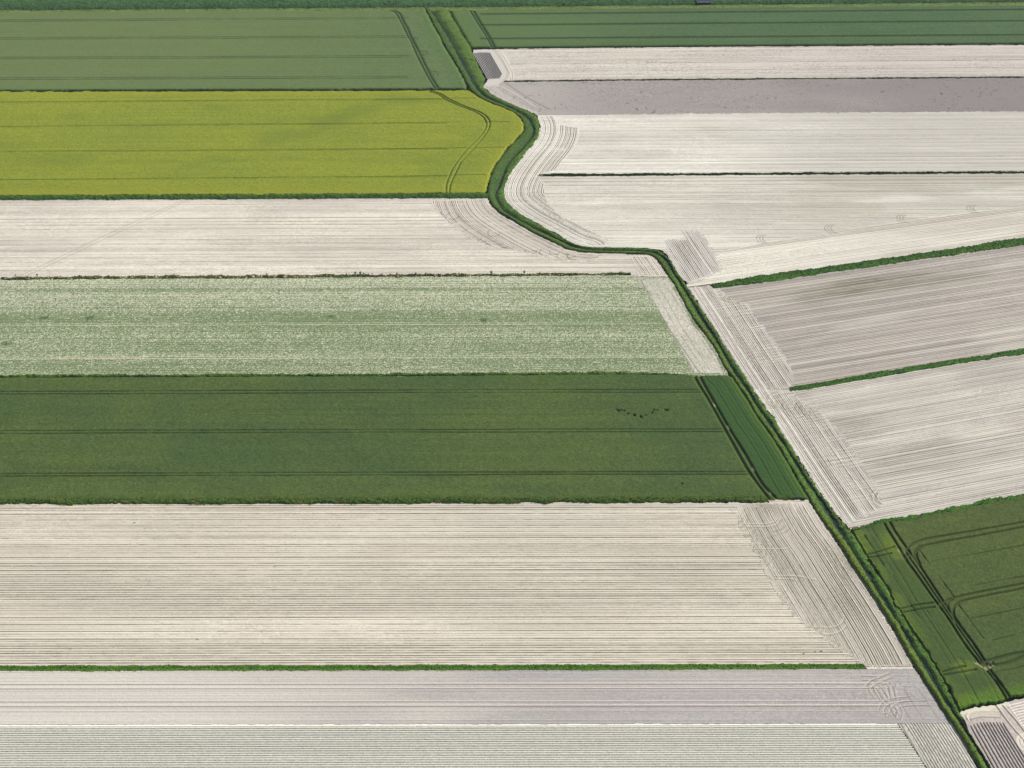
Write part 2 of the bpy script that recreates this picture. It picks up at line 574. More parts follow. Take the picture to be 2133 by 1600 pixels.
def f_dark_green():
    i0 = L_EDGE.index((1527, 788)); i1 = L_EDGE.index((1681, 1032))
    poly = [(LXT, 789), (0, 788), (850, 784.5), (1300, 781), (1445, 783), (1517, 783)] + L_EDGE[i0:i1 + 1] + \
           [(1686, 1041), (1640, 1041), (1600, 1044), (0, 1048), (LXT, 1049)]
    p = Patch(poly, A_DARK, 0.32, 0.22, 13, jit=.16)
    crop_base(p, alb(87, 106, 61), alb(77, 99, 62), 0.75, 0.06, 0.8, .28)
    dk = alb(44, 66, 30)
    hlines(p, [(818, 814.5), (823.5, 820), (900, 896.5), (906, 902.3), (989, 985.5), (995, 991)], color=dk, k=0.4, half=.16, soft=.22, level=.25, g=0, xs=(-400, 1200))
    for y, x1 in ((814.5, 1457), (820, 1461), (896.5, 1507), (902.3, 1512), (985.5, 1557), (991, 1560)):
        p.rut(resample(G([(1200, y), (x1, y)]), step=4), .15, .2, level=.35, color=dk, k=.4)
    for yy in (855.5, 867, 943, 978):
        p.rut(resample(G([(LXT, yy + 2), (1440, yy - 1)]), step=5), .1, .2, dz=-.1, color=dk, k=.25, fade=np.clip(p.noise(40, 40, 5) + .3, 0, 1))
    tl = G([(1444, 780), (1453, 800), (1472, 829.5), (1491, 863), (1512, 901), (1533, 939), (1556.5, 981), (1578, 1011), (1606, 1048)])
    tr = G([(1455, 780), (1464, 800), (1487, 840), (1516, 891), (1537.5, 926.6), (1556.5, 956), (1571, 985), (1590, 1015), (1622, 1046)])
    # bluish headland right of the tracks with rows along the ditch
    poly_h = G([(1457, 781), (1464, 800), (1516, 891), (1571, 985), (1622, 1046), (1720, 1060), (1560, 760)])
    hm = inside_poly(p.X, p.Y, poly_h)
    Dc = p.dist(G(L_EDGE[i0 - 1:i1 + 2]))
    mix(p.A, alb(58, 92, 50), hm * 0.85)
    ln = p.ridge_lines(Dc, 1.5, 0.2, 5, every=3, base=.35, strong=.75)
    p.H -= hm * ln * 0.25
    mix(p.A, alb(40, 66, 34), hm * np.clip(ln, 0, 1) * 0.4)
    mix(p.A, alb(92, 122, 52), hm * sstep(5, 0, Dc) * 0.6)
    mix(p.A, alb(100, 128, 54), sstep(2.2, 0.8, p.dist(offset(tl, 0))) * 0.35)
    for q in (tl, tr):
        p.rut(smooth(q), 0.4, 0.3, level=0.05, color=dk, k=0.65)
    # bare white soil showing along the right track
    for x, y, n in ((1486, 843, 3), (1515, 889, 5), (1567, 976, 5), (1603, 1026, 3), (1613, 1038, 3)):
        q = G([(x + .5, y - 1), (x + 3.5, y + 5)])
        p.rut(q, 0.12, 0.3, color=alb(196, 194, 170), k=0.8, level=0.05)
    # small holes in the canopy, the shade in them painted near-black
    for x, y, r_ in ((1284, 856, .6), (1289, 857, .6), (1294, 856.5, .5), (1288, 859, .6), (1300, 857.5, .7), (1308, 864, .8), (1321, 866, .8), (1322, 868.5, .7), (1334, 869, .7),
                     (1336, 872, .6), (1358, 862, .6), (1360, 858, .5), (1362, 856, .4), (1369, 857, .5), (1385, 856, .5), (1388, 857, .6), (1391, 856.5, .5), (1345, 867, .35), (1420, 1010, .5)):
        g_ = G([(x, y)])[0]
        a_ = rng.uniform(0, 3.14)
        d = np.array([math.cos(a_), math.sin(a_)]) * r_
        p.rut(np.array([g_ - d * .3, g_ + d * .3]), .26 * r_, .25, level=-.3, color=alb(20, 34, 14), k=1)
    # wild rim at the lower edge
    E = p.dist(G([(1640, 1041), (1600, 1044), (0, 1048), (LXT, 1049)]))
    w = sstep(3.4, 1.0, E + p.noise(3, 3, 31) * 1.0)
    mix(p.A, alb(70, 98, 40), w * 0.8)
    mix(p.A, alb(108, 112, 58), w * np.clip(p.noise(4, 1.0, 32) * 1.2 - 0.2, 0, 0.8))
    p.H += w * (p.white() * 0.14)
    p.H *= .18 + .82 * sstep(0, 1.3, E)
    b = MeshBuf()
    p.emit(b, skirt=True)
    field(b, "cereal_crop", M_CROP, "dark green cereal field crossed by three pairs of wheel tracks", "crop field", "stuff")


def f_top_right():
    poly = [(935, 23), (1400, 18.5), (2133, 12.5), (RXT, 10.5), (RXT, 90.5), (2133, 92.8), (1400, 98.3), (1060, 101.5), (984, 101.5), (980, 100), (957, 62)]
    p = Patch(poly, A_TOPR, 0.7, 0.33, 14)
    crop_base(p, alb(88, 114, 84), alb(80, 108, 76), 0.8, 0.04, 0.5, .20)  # blue-grey of far haze mixed into these greens
    mix(p.A, alb(104, 128, 84), sstep(120, -20, p.X) * 0.6)
    dk = alb(48, 74, 40)
    for ya, yb in ((28.7, 22.5), (51.7, 46), (80.3, 75)):
        P = resample(G([(1000, ya + (ya - yb) * .55), (1400, ya), (2133, yb), (RXT, yb - 2)]), step=6)
        for q in pair(P, 1.2):
            p.rut(q, .28, .4, level=.2, color=dk, k=.5)
    for q in ([(978, 20), (979.5, 24), (997, 53), (1012, 76), (1025, 101)], [(985, 22), (988, 27), (1003, 53), (1019, 78), (1031, 101)]):
        p.rut(smooth(G(q)), .38, .2, level=.0, color=alb(38, 60, 32), k=.95)
    D = p.dist(G([(935, 20), (957, 62), (984, 104)]))
    mix(p.A, alb(96, 124, 62), sstep(6, 1, D) * .6)
    p.rut(resample(G([(937, 25), (959, 62), (984, 104)]), step=3), .2, .3, level=.3, color=dk, k=.6)
    E = p.dist(G(poly[4:9]))
    mix(p.A, alb(56, 84, 44), sstep(2.6, .6, E) * .7)  # shade on the crop's near edge, darkened into the colour
    b = MeshBuf()
    p.emit(b, skirt=True)
    field(b, "wheat_crop", M_CROP, "dull green wheat strip at top right above the pale speckled field", "crop field", "stuff")


def f_right_green():
    i0 = R_EDGE.index((1772, 1104)); i1 = R_EDGE.index((2000, 1486))
    Re = R_EDGE[i0:i1 + 1]
    poly = [(1776, 1103), (1840, 1090), (1930, 1073), (2026, 1054), (2133, 1033), (RXT, 984), (RXT, 1400), (2133, 1450), (2096, 1460), (2069, 1466), (2014, 1475), (2000, 1484)] + Re[::-1][1:]
    p = Patch(poly, A_D3, 0.24, 0.2, 15)
    crop_base(p, alb(87, 103, 59), alb(79, 99, 60), 0.8, 0.06, 0.7, .28)
    dk = alb(44, 62, 32)
    bright = alb(118, 142, 52)
    Dl = p.dist(G(Re))
    A_ = [(1836, 1082), (1844, 1098), (1857.5, 1120), (1870.6, 1140.6), (1887.5, 1171), (1906, 1195), (1931, 1231), (1951, 1259), (1972, 1287), (1991, 1317), (2013, 1351), (2034, 1377), (2049, 1392), (2062, 1407), (2075, 1424), (2098, 1462)]
    B_ = [(1848, 1080), (1858, 1100), (1870.6, 1120), (1889, 1146), (1912, 1176), (1932.5, 1208), (1961, 1251), (1981, 1279), (2000, 1307.5), (2019, 1332), (2041, 1364), (2060, 1396), (2079, 1420), (2108, 1462)]
    GA = smooth(G(A_)); GB = smooth(G(B_))
    # strip between canal and tracks: bluer, rows along the canal
    st = inside_poly(p.X, p.Y, G(Re + [(2060, 1520)] + A_[::-1]))
    mix(p.A, alb(72, 96, 54), st * .7)
    ln = p.ridge_lines(Dl, 2.2, .2, 3, every=3, base=.25, strong=.8)
    p.H -= st * ln * .2
    mix(p.A, dk, st * np.clip(ln, 0, 1) * .25)
    mix(p.A, bright, sstep(3.5, .3, Dl + p.noise(5, 5, 40) * 1.8) * .4)
    # yellowish patches
    for (x, y), r_, k in (((1785, 1120), 6, .8), ((1800, 1150), 5, .6), ((1856, 1130), 7, .75), ((1862, 1150), 5, .7), ((1880, 1165), 3, .6), ((2000, 1395), 5, .6), ((2020, 1392), 4, .6), ((1975, 1455), 9, .5), ((2030, 1466), 7, .5), ((2075, 1445), 6, .5)):
        g_ = G([(x, y)])[0]
        d = np.hypot(p.X - g_[0], p.Y - g_[1]) + p.noise(2, 2, 41) * 1.5
        mix(p.A, alb(122, 142, 56), sstep(r_, 0, d) * k * .65)
    Db = p.dist(G([(2000, 1484), (2014, 1475), (2069, 1466), (2096, 1460), (2133, 1450), (RXT, 1400)]))
    w = sstep(5, .5, Db + p.noise(3, 3, 42) * 1.5)
    mix(p.A, alb(96, 136, 46), w * .8)
    p.H += w * p.white() * .18
    mix(p.A, alb(96, 120, 54), sstep(2.0, .6, p.dist(GA)) * .4)
    for q in (GA, GB):
        p.rut(q, .24, .26, level=.1, color=dk, k=.6)
    mid = (resample(GA, 60) + resample(GB, 60)) / 2
    p.rut(mid[14:50], .14, .25, level=.3, color=dk, k=.5)
    br = [
        [(1886, 1150), (1893, 1140), (1905, 1132), (1931, 1124), (1981, 1116), (2034, 1107), (2133, 1089.5), (RXT, 1040)],
        [(1912, 1180), (1903, 1160), (1902, 1150), (1908, 1144), (1921, 1139), (1944, 1135), (1981, 1127.5), (2028, 1120), (2133, 1100), (RXT, 1051)],
        [(1916, 1178), (1909, 1163), (1906, 1154), (1910, 1147), (1918, 1143)],
        [(1956, 1262), (1962, 1258), (1974, 1251), (2000, 1244), (2037.5, 1236), (2075, 1229), (2133, 1217.5), (RXT, 1165)],
        [(1990, 1298), (1984, 1280), (1984, 1268), (1990, 1260), (2009, 1253), (2056, 1243), (2133, 1228), (RXT, 1176)],
        [(1982, 1284), (1972, 1268), (1971, 1260), (1976, 1254), (1984, 1251)],
        [(2052, 1380), (2062, 1377), (2084, 1371), (2109, 1364), (2133, 1361), (RXT, 1300)],
        [(2060, 1392), (2071, 1388), (2099, 1384), (2118, 1375), (2133, 1369), (RXT, 1310)],
        [(1874, 1271), (1905, 1263), (1942, 1258)], [(1878, 1279), (1910, 1272), (1946, 1267)],
        [(1962, 1402), (1985, 1395), (2009, 1390)], [(1962, 1409), (2000, 1403), (2032, 1397)],
        [(1802, 1158), (1830, 1152), (1862, 1141)], [(1802, 1165), (1830, 1161), (1856, 1155)],
    ]
    for i, q in enumerate(br):
        h_ = (.24, .3, .14, .24, .28, .16, .36, .4, .14, .14, .2, .14, .14, .14)[i]
        p.rut(smooth(G(q), 1.2, 2), h_, .3, level=.2, color=dk, k=.5)
    for q in ([(1859, 1202), (1897, 1264), (1929, 1311), (1955, 1352), (1977.5, 1384)], [(1800, 1118), (1840, 1180)], [(1930, 1275), (1992, 1370), (2009, 1385)],
              [(1915, 1150), (1985, 1245)], [(1995, 1262), (2047, 1333)], [(1940, 1173), (2012, 1160), (2133, 1138)], [(2030, 1222), (2080, 1213), (2133, 1203)], [(2020, 1291), (2070, 1282), (2133, 1269)],
              [(2065, 1337), (2133, 1320)], [(2070, 1404), (2133, 1390)]):
        p.rut(resample(G(q), step=3), .1, .2, dz=-.4, color=dk, k=.45, fade=np.clip(p.noise(7, 7, 44) + .75, 0, 1))
    # bare soil flecks at the junctions
    for x, y, n in ((1872, 1147, 1.4), (1876, 1152, 1.2), (1882, 1162, 1), (1887, 1155, .8), (2036, 1382, 1.4), (2042, 1386, 1.6), (2052, 1391, 1.2), (2030, 1380, 1), (2066, 1383, 1), (2060, 1387, 1)):
        g_ = G([(x, y), (x + 3, y + 4)])
        p.rut(g_, .2 * n, .4, level=.05, color=alb(188, 180, 152), k=.75)
    b = MeshBuf()
    p.emit(b, skirt=True)
    field(b, "cereal_crop", M_CROP, "dark green crop at lower right marked by curved tractor tracks", "crop field", "stuff")


# ================================================================== bare soil fields
def soil_base(p, c, c2, patch=.6, rough=.02, su=60, sv=14, grain=.27):
    p.H[:] = p.white() * rough + p.noise(1.5, .9, 1) * rough
    p.A[:] = c
    mix(p.A, c2, np.clip(.45 + p.noise(su, sv, 3) * patch + p.noise(9, 2.5, 4) * patch * .5, 0, 1))
    clod = .75 * p.white() + .5 * p.noise(.9, .5, 58)
    p.H += clod * .022
    p.A *= (1 + grain * clod * (.7 + .5 * p.noise(25, 8, 59)))[..., None]


FUR = alb(98, 90, 75)
CREST_LIT = alb(250, 243, 226)  # sunlit crest highlight, painted into the soil colour


def rows(p, C, spacing, width, depth, seed, every=4, base=.35, strong=1., color=None, k=.75, mod=.35, w=None, su=30, streak=1., crest=.55):
    ln = p.ridge_lines(C, spacing, width, seed, every, base, strong)
    m = np.clip(1 + lattice(p.nu, p.nv, p.du, p.dv, su, max(spacing, .6), seed + 5000) * mod + p.noise(80, 9, seed) * mod + p.noise(3.2, max(spacing * .8, .5), seed + 3) * .38, .05, 1.7)
    ln = ln * m
    if w is not None:
        ln = ln * w
    p.H -= ln * depth
    mix(p.A, FUR if color is None else color, np.clip(ln, 0, 1) * k)
    if crest:
        l2 = p.ridge_lines(C + spacing * .42, spacing, width * .9, seed + 17, every, base * .8, strong * .75)
        l2 = l2 * m * (1 if w is None else w)
        p.H += l2 * depth * .5
        mix(p.A, CREST_LIT, np.clip(l2, 0, 1) * crest)  # painted highlight line beside each furrow
    # each pass of the drill leaves soil of a slightly different tone
    r = np.random.default_rng(seed + 900)
    c0 = float(C.min())
    for sc_, am in ((.42, .05), (1.1, .055), (2.9, .045)):
        g = r.uniform(-1, 1, int((C.max() - c0) / sc_) + 3)
        st = np.interp((C - c0) / sc_, np.arange(len(g)), g) * (1 + p.noise(70, 6, seed + int(sc_ * 10)) * .6)
        p.A *= (1 + am * streak * st)[..., None].astype(np.float32)
        p.H += (st * am * .35).astype(np.float32)


def damp(p, k=1.):
    """broad damp patches and dry streaks that follow the lie of the land"""
    n = p.noise(55, 22, 91) + .5 * p.noise(18, 7, 92)
    mix(p.A, alb(178, 168, 154), np.clip(n * 1.1 - .25, 0, .55) * k)
    n = p.noise(70, 5, 93) + .5 * p.noise(20, 3, 94)
    mix(p.A, alb(240, 236, 222), np.clip(n * 1.1 - .35, 0, .5) * k)


def fade_in(p, poly_px, w=4.):
    P = G(poly_px)
    return .3 + .7 * sstep(0, w, p.dist(np.r_[P, P[:1]]) + p.noise(3, 3, 95) * 2)


def vrow(p):
    return np.broadcast_to(p.v[None, :], p.H.shape)


def f_white_mid_left():
    i0 = L_EDGE.index((1016, 413)); i1 = L_EDGE.index((1393, 575))
    poly = [(LXT, 416.5), (0, 415.5), (800, 413), (1010, 412)] + L_EDGE[i0:i1 + 1] + [(1396, 577), (1312, 576), (1312, 570.3), (1100, 571.5), (880, 573), (540, 574.5), (300, 576), (0, 579), (LXT, 580)]
    b = MeshBuf()
    p = Patch(poly, A_TOPL, .55, .17, 21)
    c, c2 = alb(230, 222, 207), alb(210, 202, 190)
    soil_base(p, c, c2)
    damp(p, .35)
    rows(p, vrow(p), 1.0, .17, .07, 3, 3, .4, .9, su=40)
    # diagonal wheel marks
    for q in ([(36, 577), (217, 491), (379, 418)], [(50, 577), (232, 491), (393, 416)]):
        p.rut(resample(G(q), step=4), .05, .22, dz=-.05, color=alb(140, 130, 116), k=.7)
    j1 = L_EDGE.index((1231, 527))
    hp = [(893, 416), (1012, 413.5)] + L_EDGE[i0 + 1:j1 + 1] + [(1260, 529), (1240, 548), (1180, 545), (1110, 532), (1055, 522), (1010, 514), (965, 490), (930, 465), (905, 440)]
    p.cut(hp)
    p.cut([(1310, 530.5), (1350, 531.5), (1364, 539), (1379, 558), (1392, 575.5), (1330, 577)])
    p.emit(b)
    h = Patch(hp, 0, .22, .22, 22, jit=.8)
    soil_base(h, c2, alb(208, 198, 188))
    D = h.dist(smooth(G(L_EDGE[i0 - 1:j1 + 1]), 2, 8))
    rows(h, D, .9, .17, .11, 8, 3, .85, 1.2, mod=.4, k=.9)
    h.A *= (1 + .05 * h.noise(3, 3, 9))[..., None]
    for k in range(26):
        x, y = random.choice([(930, 455), (960, 480), (1000, 500), (1030, 490), (1050, 510), (1100, 520), (1140, 530), (1180, 535), (905, 430), (915, 445)])
        g_ = G([(x + random.uniform(-14, 14), y + random.uniform(-6, 6))])[0]
        h.rut(arc(g_, random.uniform(1.5, 4), random.uniform(120, 260), random.uniform(280, 380)), .1, .22, dz=-.08, color=FUR, k=.6)
    h.emit(b, .03)
    # small headland at the bend
    hp = [(1310, 530.5), (1350, 531.5), (1364, 539), (1379, 558), (1392, 575.5), (1330, 577)]
    h = Patch(hp, 0, .2, .2, 23, jit=.5)
    soil_base(h, c2, alb(210, 200, 190))
    D = h.dist(G([(1350, 515), (1393, 575), (1408, 599)]))
    rows(h, D, .9, .17, .11, 18, 2, .85, 1.2, k=.9)
    h.emit(b, .03)
    field(b, "ploughed_field", M_SOIL, "cream bare field below the yellow crop with a curved headland", "field", "structure")


def f_sparse():
    poly = [(LXT, 583.5), (0, 582.6), (300, 580), (540, 579), (880, 576.3), (1100, 574.5), (1316, 572.5), (1330, 576), (1393, 576)] + L_EDGE[L_EDGE.index((1408, 599)):L_EDGE.index((1517, 782)) + 1] + \
           [(1517, 785), (1440, 785), (1300, 783), (850, 786), (0, 790), (LXT, 790)]
    b = MeshBuf()
    p = Patch(poly, A_DARK, .30, .22, 24)
    soil_base(p, alb(212, 213, 188), alb(202, 204, 180), rough=.02)
    vpx = lambda y: float(G([(300, y)])[0] @ np.array([-p.n, p.c]))
    ys = [790, 770, 752, 744, 736, 715, 700, 684, 668, 650, 649, 630, 617, 609, 607, 601, 600, 592, 584]
    dn = [.52, .60, .66, .52, .62, .60, .56, .66, .72, .66, .50, .44, .48, .40, .62, .62, .36, .34, .38]
    V = np.array([vpx(y) for y in ys])
    dens = np.interp(vrow(p), V, np.array(dn)) + .09 + p.noise(40, 7, 8) * .07 + p.noise(8, 1.5, 9) * .05
    r1 = p.noise(.5, .45, 60)
    w1 = (p.white() * .8 + r1 * .45) * .5 + .5
    plant = sstep(-.06, .10, dens - w1)
    rl = p.ridge_lines(vrow(p), 1.45, .20, 4, every=3, base=.4, strong=.9) * (1 + .5 * p.noise(40, 1.4, 14))
    mix(p.A, alb(98, 120, 74), plant * .88)
    p.H += plant * (.16 + .05 * p.white())
    mix(p.A, alb(74, 92, 58), np.clip(rl, 0, 1) * .5)
    for y, k in ((611.5, .2), (617, .7), (675.2, .3), (679.2, .6), (744.6, .35), (748, .6), (592, .25)):
        P = resample(G([(LXT, y + 1), (0, y), (700, y - 1.6), (1200, y - 2.6)]), step=5)
        if y < 650:
            P = resample(G([(LXT, y + 1), (0, y), (700, y - 2.6), (1200, y - 4.5), (1330, y - 5)]), step=5)
        else:
            P = resample(G([(LXT, y + 1), (0, y), (700, y - 2.6), (1200, y - 4), (1375 + (y - 675) * .6, y - 4.5)]), step=5)
        p.rut(P, .08, .16, level=0.0, color=alb(232, 228, 200), k=k)
    for y, x0, x1 in ((746, 110, 300),):
        p.rut(resample(G([(x0, y), (x1, y - .5)]), step=5), .3, .5, color=alb(214, 190, 166), k=.35)
    for (x, y), r_ in (((1008, 667), 2.3), ((12, 716), 2.2), ((690, 660), 1.6), ((93, 664), 1.6), ((185, 664), 2.0)):
        g_ = G([(x, y)])[0]
        d = np.hypot((p.X - g_[0]) * .6, p.Y - g_[1]) + p.noise(1, 1, 12) * .8
        mix(p.A, alb(58, 88, 52), sstep(r_, .3, d) * .8)
    # pale headland
    hp = [(1320, 577.5), (1330, 578.5), (1393, 578)] + L_EDGE[L_EDGE.index((1408, 599)):L_EDGE.index((1517, 782)) + 1] + [(1517, 782), (1444, 782), (1432, 762), (1380, 672), (1340, 604)]
    p.cut(hp)
    p.emit(b)
    h = Patch(hp, 0, .22, .22, 25)
    soil_base(h, alb(206, 202, 188), alb(194, 191, 177), rough=.02)
    sp_ = sstep(.0, .2, (h.white() * .5 + h.noise(.6, .6, 4) * .6) - .12 + h.noise(12, 12, 5) * .12)
    mix(h.A, alb(120, 122, 96), sp_ * .45)
    h.H += sp_ * .07
    for a_, k in (([(1325, 584), (1387, 690), (1447, 778)], 1), ([(1335, 585), (1398, 692), (1458, 778)], 1), ([(1368, 590), (1425, 690), (1478, 771)], .5), ([(1390, 600), (1450, 690), (1504, 775)], .45), ([(1350, 583), (1412, 690), (1468, 776)], .4)):
        h.rut(resample(G(a_), step=3), .11, .25, dz=-.07 * k, color=alb(96, 100, 80), k=.7 * k)
    for x, y in ((1343, 607), (1362, 640), (1380, 672), (1395, 700), (1418, 738), (1432, 765)):
        g_ = G([(x, y)])[0]
        for d in range(3):
            h.rut(arc(g_ + rng.uniform(-2, 2, 2), rng.uniform(1.5, 3), 180, 330), .09, .2, dz=-.05, color=alb(120, 120, 98), k=.6)
    h.emit(b, .03)
    field(b, "seedling_field", M_SOIL, "pale field speckled with young green plants above the dark green field", "field", "structure")


def hook_row(h, line, n, r0, r1, a0, a1, k=.7, gauge=1.9, jit=1.5):
    """tractor turning marks strung along a line"""
    P = resample(G(line), n)
    for i in range(n):
        g_ = P[i] + rng.uniform(-jit, jit, 2)
        r_ = rng.uniform(r0, r1)
        a, c = a0 + rng.uniform(-20, 20), a1 + rng.uniform(-20, 20)
        kk = k * rng.uniform(.55, 1.25)
        for rr in (r_, r_ + .5, r_ + gauge, r_ + gauge + .5):
            h.rut(arc(g_, rr, a, c + rng.uniform(-10, 10)), .05, .2, dz=-.06 * kk, color=FUR, k=kk * .8)
            h.rut(arc(g_, rr + .25, a, c), .04, .16, dz=.03, color=CREST_LIT, k=kk * .6)


def f_white_low_left():
    i0 = L_EDGE.index((1694, 1056)); i1 = L_EDGE.index((1905, 1389))
    poly = [(LXT, 1047), (0, 1046), (1600, 1042), (1686, 1041)] + L_EDGE[i0:i1 + 1] + [(1908, 1395), (1804, 1395), (1796, 1384), (1700, 1384.5), (1200, 1386), (600, 1387.5), (0, 1388.3), (LXT, 1389.3)]
    b = MeshBuf()
    p = Patch(poly, A_LEFT, .45, .135, 26)
    c, c2 = alb(224, 214, 198), alb(206, 197, 182)
    soil_base(p, c, c2, su=70, sv=9)
    mix(p.A, alb(204, 200, 185), np.clip(p.noise(90, 16, 61) * .6, 0, .4))
    damp(p, .5)
    rows(p, vrow(p), 1.02, .16, .10, 31, 3, .6, 1.15, color=alb(84, 78, 62), mod=.4, su=60, k=.9)
    rows(p, vrow(p), .34, .07, .02, 32, 2, .5, .6, color=alb(150, 140, 120), mod=.4, k=.5)
    sp_ = (p.white() > .985) & (p.noise(14, 3, 62) > .1)
    mix(p.A, alb(84, 88, 62), sp_ * .7)
    for x, y in ((279, 1089), (572, 1180), (146, 1352), (410, 1332), (1673, 1362), (1710, 1357), (1697, 1358)):
        g_ = G([(x, y)])[0]
        p.rut(np.array([g_, g_ + (.3, .1)]), .12, .25, dz=.12, color=alb(70, 66, 46), k=.9)
    bl = [(1526, 1060), (1540, 1089.5), (1556, 1116.5), (1571, 1152.5), (1594, 1186), (1607, 1211), (1623, 1242), (1643, 1274), (1668, 1300), (1697, 1321), (1740, 1350), (1783, 1379)]
    hp = bl + [(1806, 1392), (1905, 1392)] + L_EDGE[i0:i1][::-1] + [(1686, 1046), (1560, 1050)]
    p.cut(hp)
    p.emit(b)
    h = Patch(hp, A_CAN2, .28, .17, 27, jit=1.0)
    soil_base(h, alb(206, 198, 185), alb(184, 176, 164))
    D = h.dist(G([(1686, 1041)] + L_EDGE[i0:i1 + 3]))
    rows(h, D, .80, .15, .10, 41, 3, .85, 1.2, color=alb(80, 78, 62), mod=.45, su=14, k=.85, w=fade_in(h, hp))
    grn = np.clip(h.noise(18, 7, 63) * 1.3 + .05, 0, 1) * (h.white() > .2)
    mix(h.A, alb(84, 92, 64), grn * .6)
    # marks that run on across the headland
    for q in ([(1500, 1091), (1600, 1091), (1612, 1088), (1620, 1080)], [(1500, 1096), (1600, 1097), (1616, 1093), (1626, 1080)], [(1560, 1143.5), (1640, 1143)],
              [(1600, 1199), (1660, 1199.5), (1700, 1208)], [(1600, 1205), (1650, 1206)], [(1660, 1306), (1735, 1307), (1752, 1300), (1756, 1290)], [(1660, 1318), (1730, 1322), (1752, 1315), (1762, 1302)]):
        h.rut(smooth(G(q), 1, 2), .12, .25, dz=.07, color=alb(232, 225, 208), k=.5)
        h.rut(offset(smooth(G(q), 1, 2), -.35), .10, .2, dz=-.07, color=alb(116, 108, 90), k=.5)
    hook_row(h, bl, 20, 1.4, 3.6, 275, 345, k=.5)
    hook_row(h, bl[1:], 12, 1.0, 2.8, 260, 330, k=.4, jit=2.5)
    hook_row(h, [(1660, 1290), (1700, 1320), (1740, 1345), (1790, 1380)], 12, 1.0, 3.0, 240, 350, k=.6)
    hook_row(h, [(1605, 1085), (1620, 1090)], 3, 3.0, 5.0, 285, 350, k=.5)
    h.emit(b, .03)
    field(b, "ploughed_field", M_SOIL, "wide cream field of straight furrows with curled turning marks below the dark green field", "field", "structure")


def f_grey_low_left():
    i0 = L_EDGE.index((1905, 1389)); i1 = L_EDGE.index((1971, 1492))
    poly = [(LXT, 1398.5), (0, 1398), (600, 1397), (1200, 1396), (1700, 1393.5), (1806, 1393.5), (1905, 1392.5)] + L_EDGE[i0 + 1:i1 + 1] + [(1980, 1507), (1900, 1507.5), (0, 1510), (LXT, 1511)]
    b = MeshBuf()
    p = Patch(poly, A_LEFT, .34, .14, 28, jit=.1)
    c, c2 = alb(172, 168, 165), alb(163, 159, 157)
    soil_base(p, c, c2, rough=.015)
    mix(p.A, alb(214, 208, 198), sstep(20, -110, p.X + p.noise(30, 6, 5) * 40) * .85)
    yb = [float(G([(300, y)])[0] @ np.array([-p.n, p.c])) for y in (1508, 1491, 1488)]
    v = vrow(p)
    tooth = np.sin(p.u[:, None] / .62 * 2 * np.pi) * np.sin(v / .5 * 2 * np.pi)
    zone = sstep(yb[2], yb[1], v) + (v > float(G([(300, 1412)])[0] @ np.array([-p.n, p.c])))
    p.H += (tooth * .035 * (.35 + .9 * np.clip(zone, 0, 1))).astype(np.float32)
    rows(p, v, .62, .10, .03, 44, 3, .35, .5, color=alb(150, 140, 134), mod=.5, k=.6, su=50)
    for y, d in ((1426.8, 1.), (1436, .9), (1463.3, .8), (1472.6, 1.), (1441, .35), (1484, .3)):
        P = resample(G([(LXT, y + .6), (0, y), (1000, y - .8), (1850, y - 1.3)]), step=5)
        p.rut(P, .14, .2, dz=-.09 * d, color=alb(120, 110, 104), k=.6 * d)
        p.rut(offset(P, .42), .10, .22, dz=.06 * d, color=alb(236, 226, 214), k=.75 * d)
    # crossing loops where the tractor turned
    lp = [[(1795, 1418), (1840, 1420), (1852, 1412)], [(1815, 1436), (1822, 1426), (1840, 1420), (1858, 1412)], [(1808, 1435), (1818, 1452)], [(1812, 1436), (1822, 1424), (1836, 1423)],
          [(1824, 1435), (1822, 1430), (1836, 1455), (1846, 1462)], [(1830, 1430), (1840, 1458)], [(1838, 1428), (1848, 1456)], [(1845, 1426), (1853, 1440), (1854, 1456)], [(1854, 1424), (1850, 1436), (1856, 1458)],
          [(1842, 1483), (1844, 1472), (1856, 1466), (1900, 1461)], [(1842, 1482), (1846, 1500), (1852, 1492)], [(1852, 1470), (1858, 1488), (1866, 1496)], [(1855, 1478), (1862, 1495), (1868, 1478), (1880, 1472), (1930, 1470)],
          [(1860, 1472), (1870, 1480), (1864, 1496)], [(1808, 1434), (1812, 1446)], [(1820, 1440), (1834, 1462), (1842, 1470)], [(1826, 1436), (1834, 1446), (1838, 1460)]]
    for q in lp:
        Q = smooth(G(q), .8, 3)
        for o_ in (0, 1.7):
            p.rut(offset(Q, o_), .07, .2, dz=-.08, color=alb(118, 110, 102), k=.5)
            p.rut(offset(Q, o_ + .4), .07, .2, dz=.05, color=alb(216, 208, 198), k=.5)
    for q in ([(1868, 1500), (1850, 1470)], [(1896, 1500), (1875, 1465)], [(1923, 1500), (1880, 1435)], [(1955, 1500), (1912, 1435)], [(1882, 1430), (1896, 1460)]):
        p.rut(resample(G(q), step=2), .08, .2, dz=-.04, color=alb(140, 130, 122), k=.6)
    sp_ = (p.white() > .992)
    mix(p.A, alb(120, 110, 96), sp_ * .6)
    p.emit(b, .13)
    field(b, "harrowed_field", M_SOIL, "smooth lilac-grey harrowed strip just below the long bright grass line", "field", "structure")


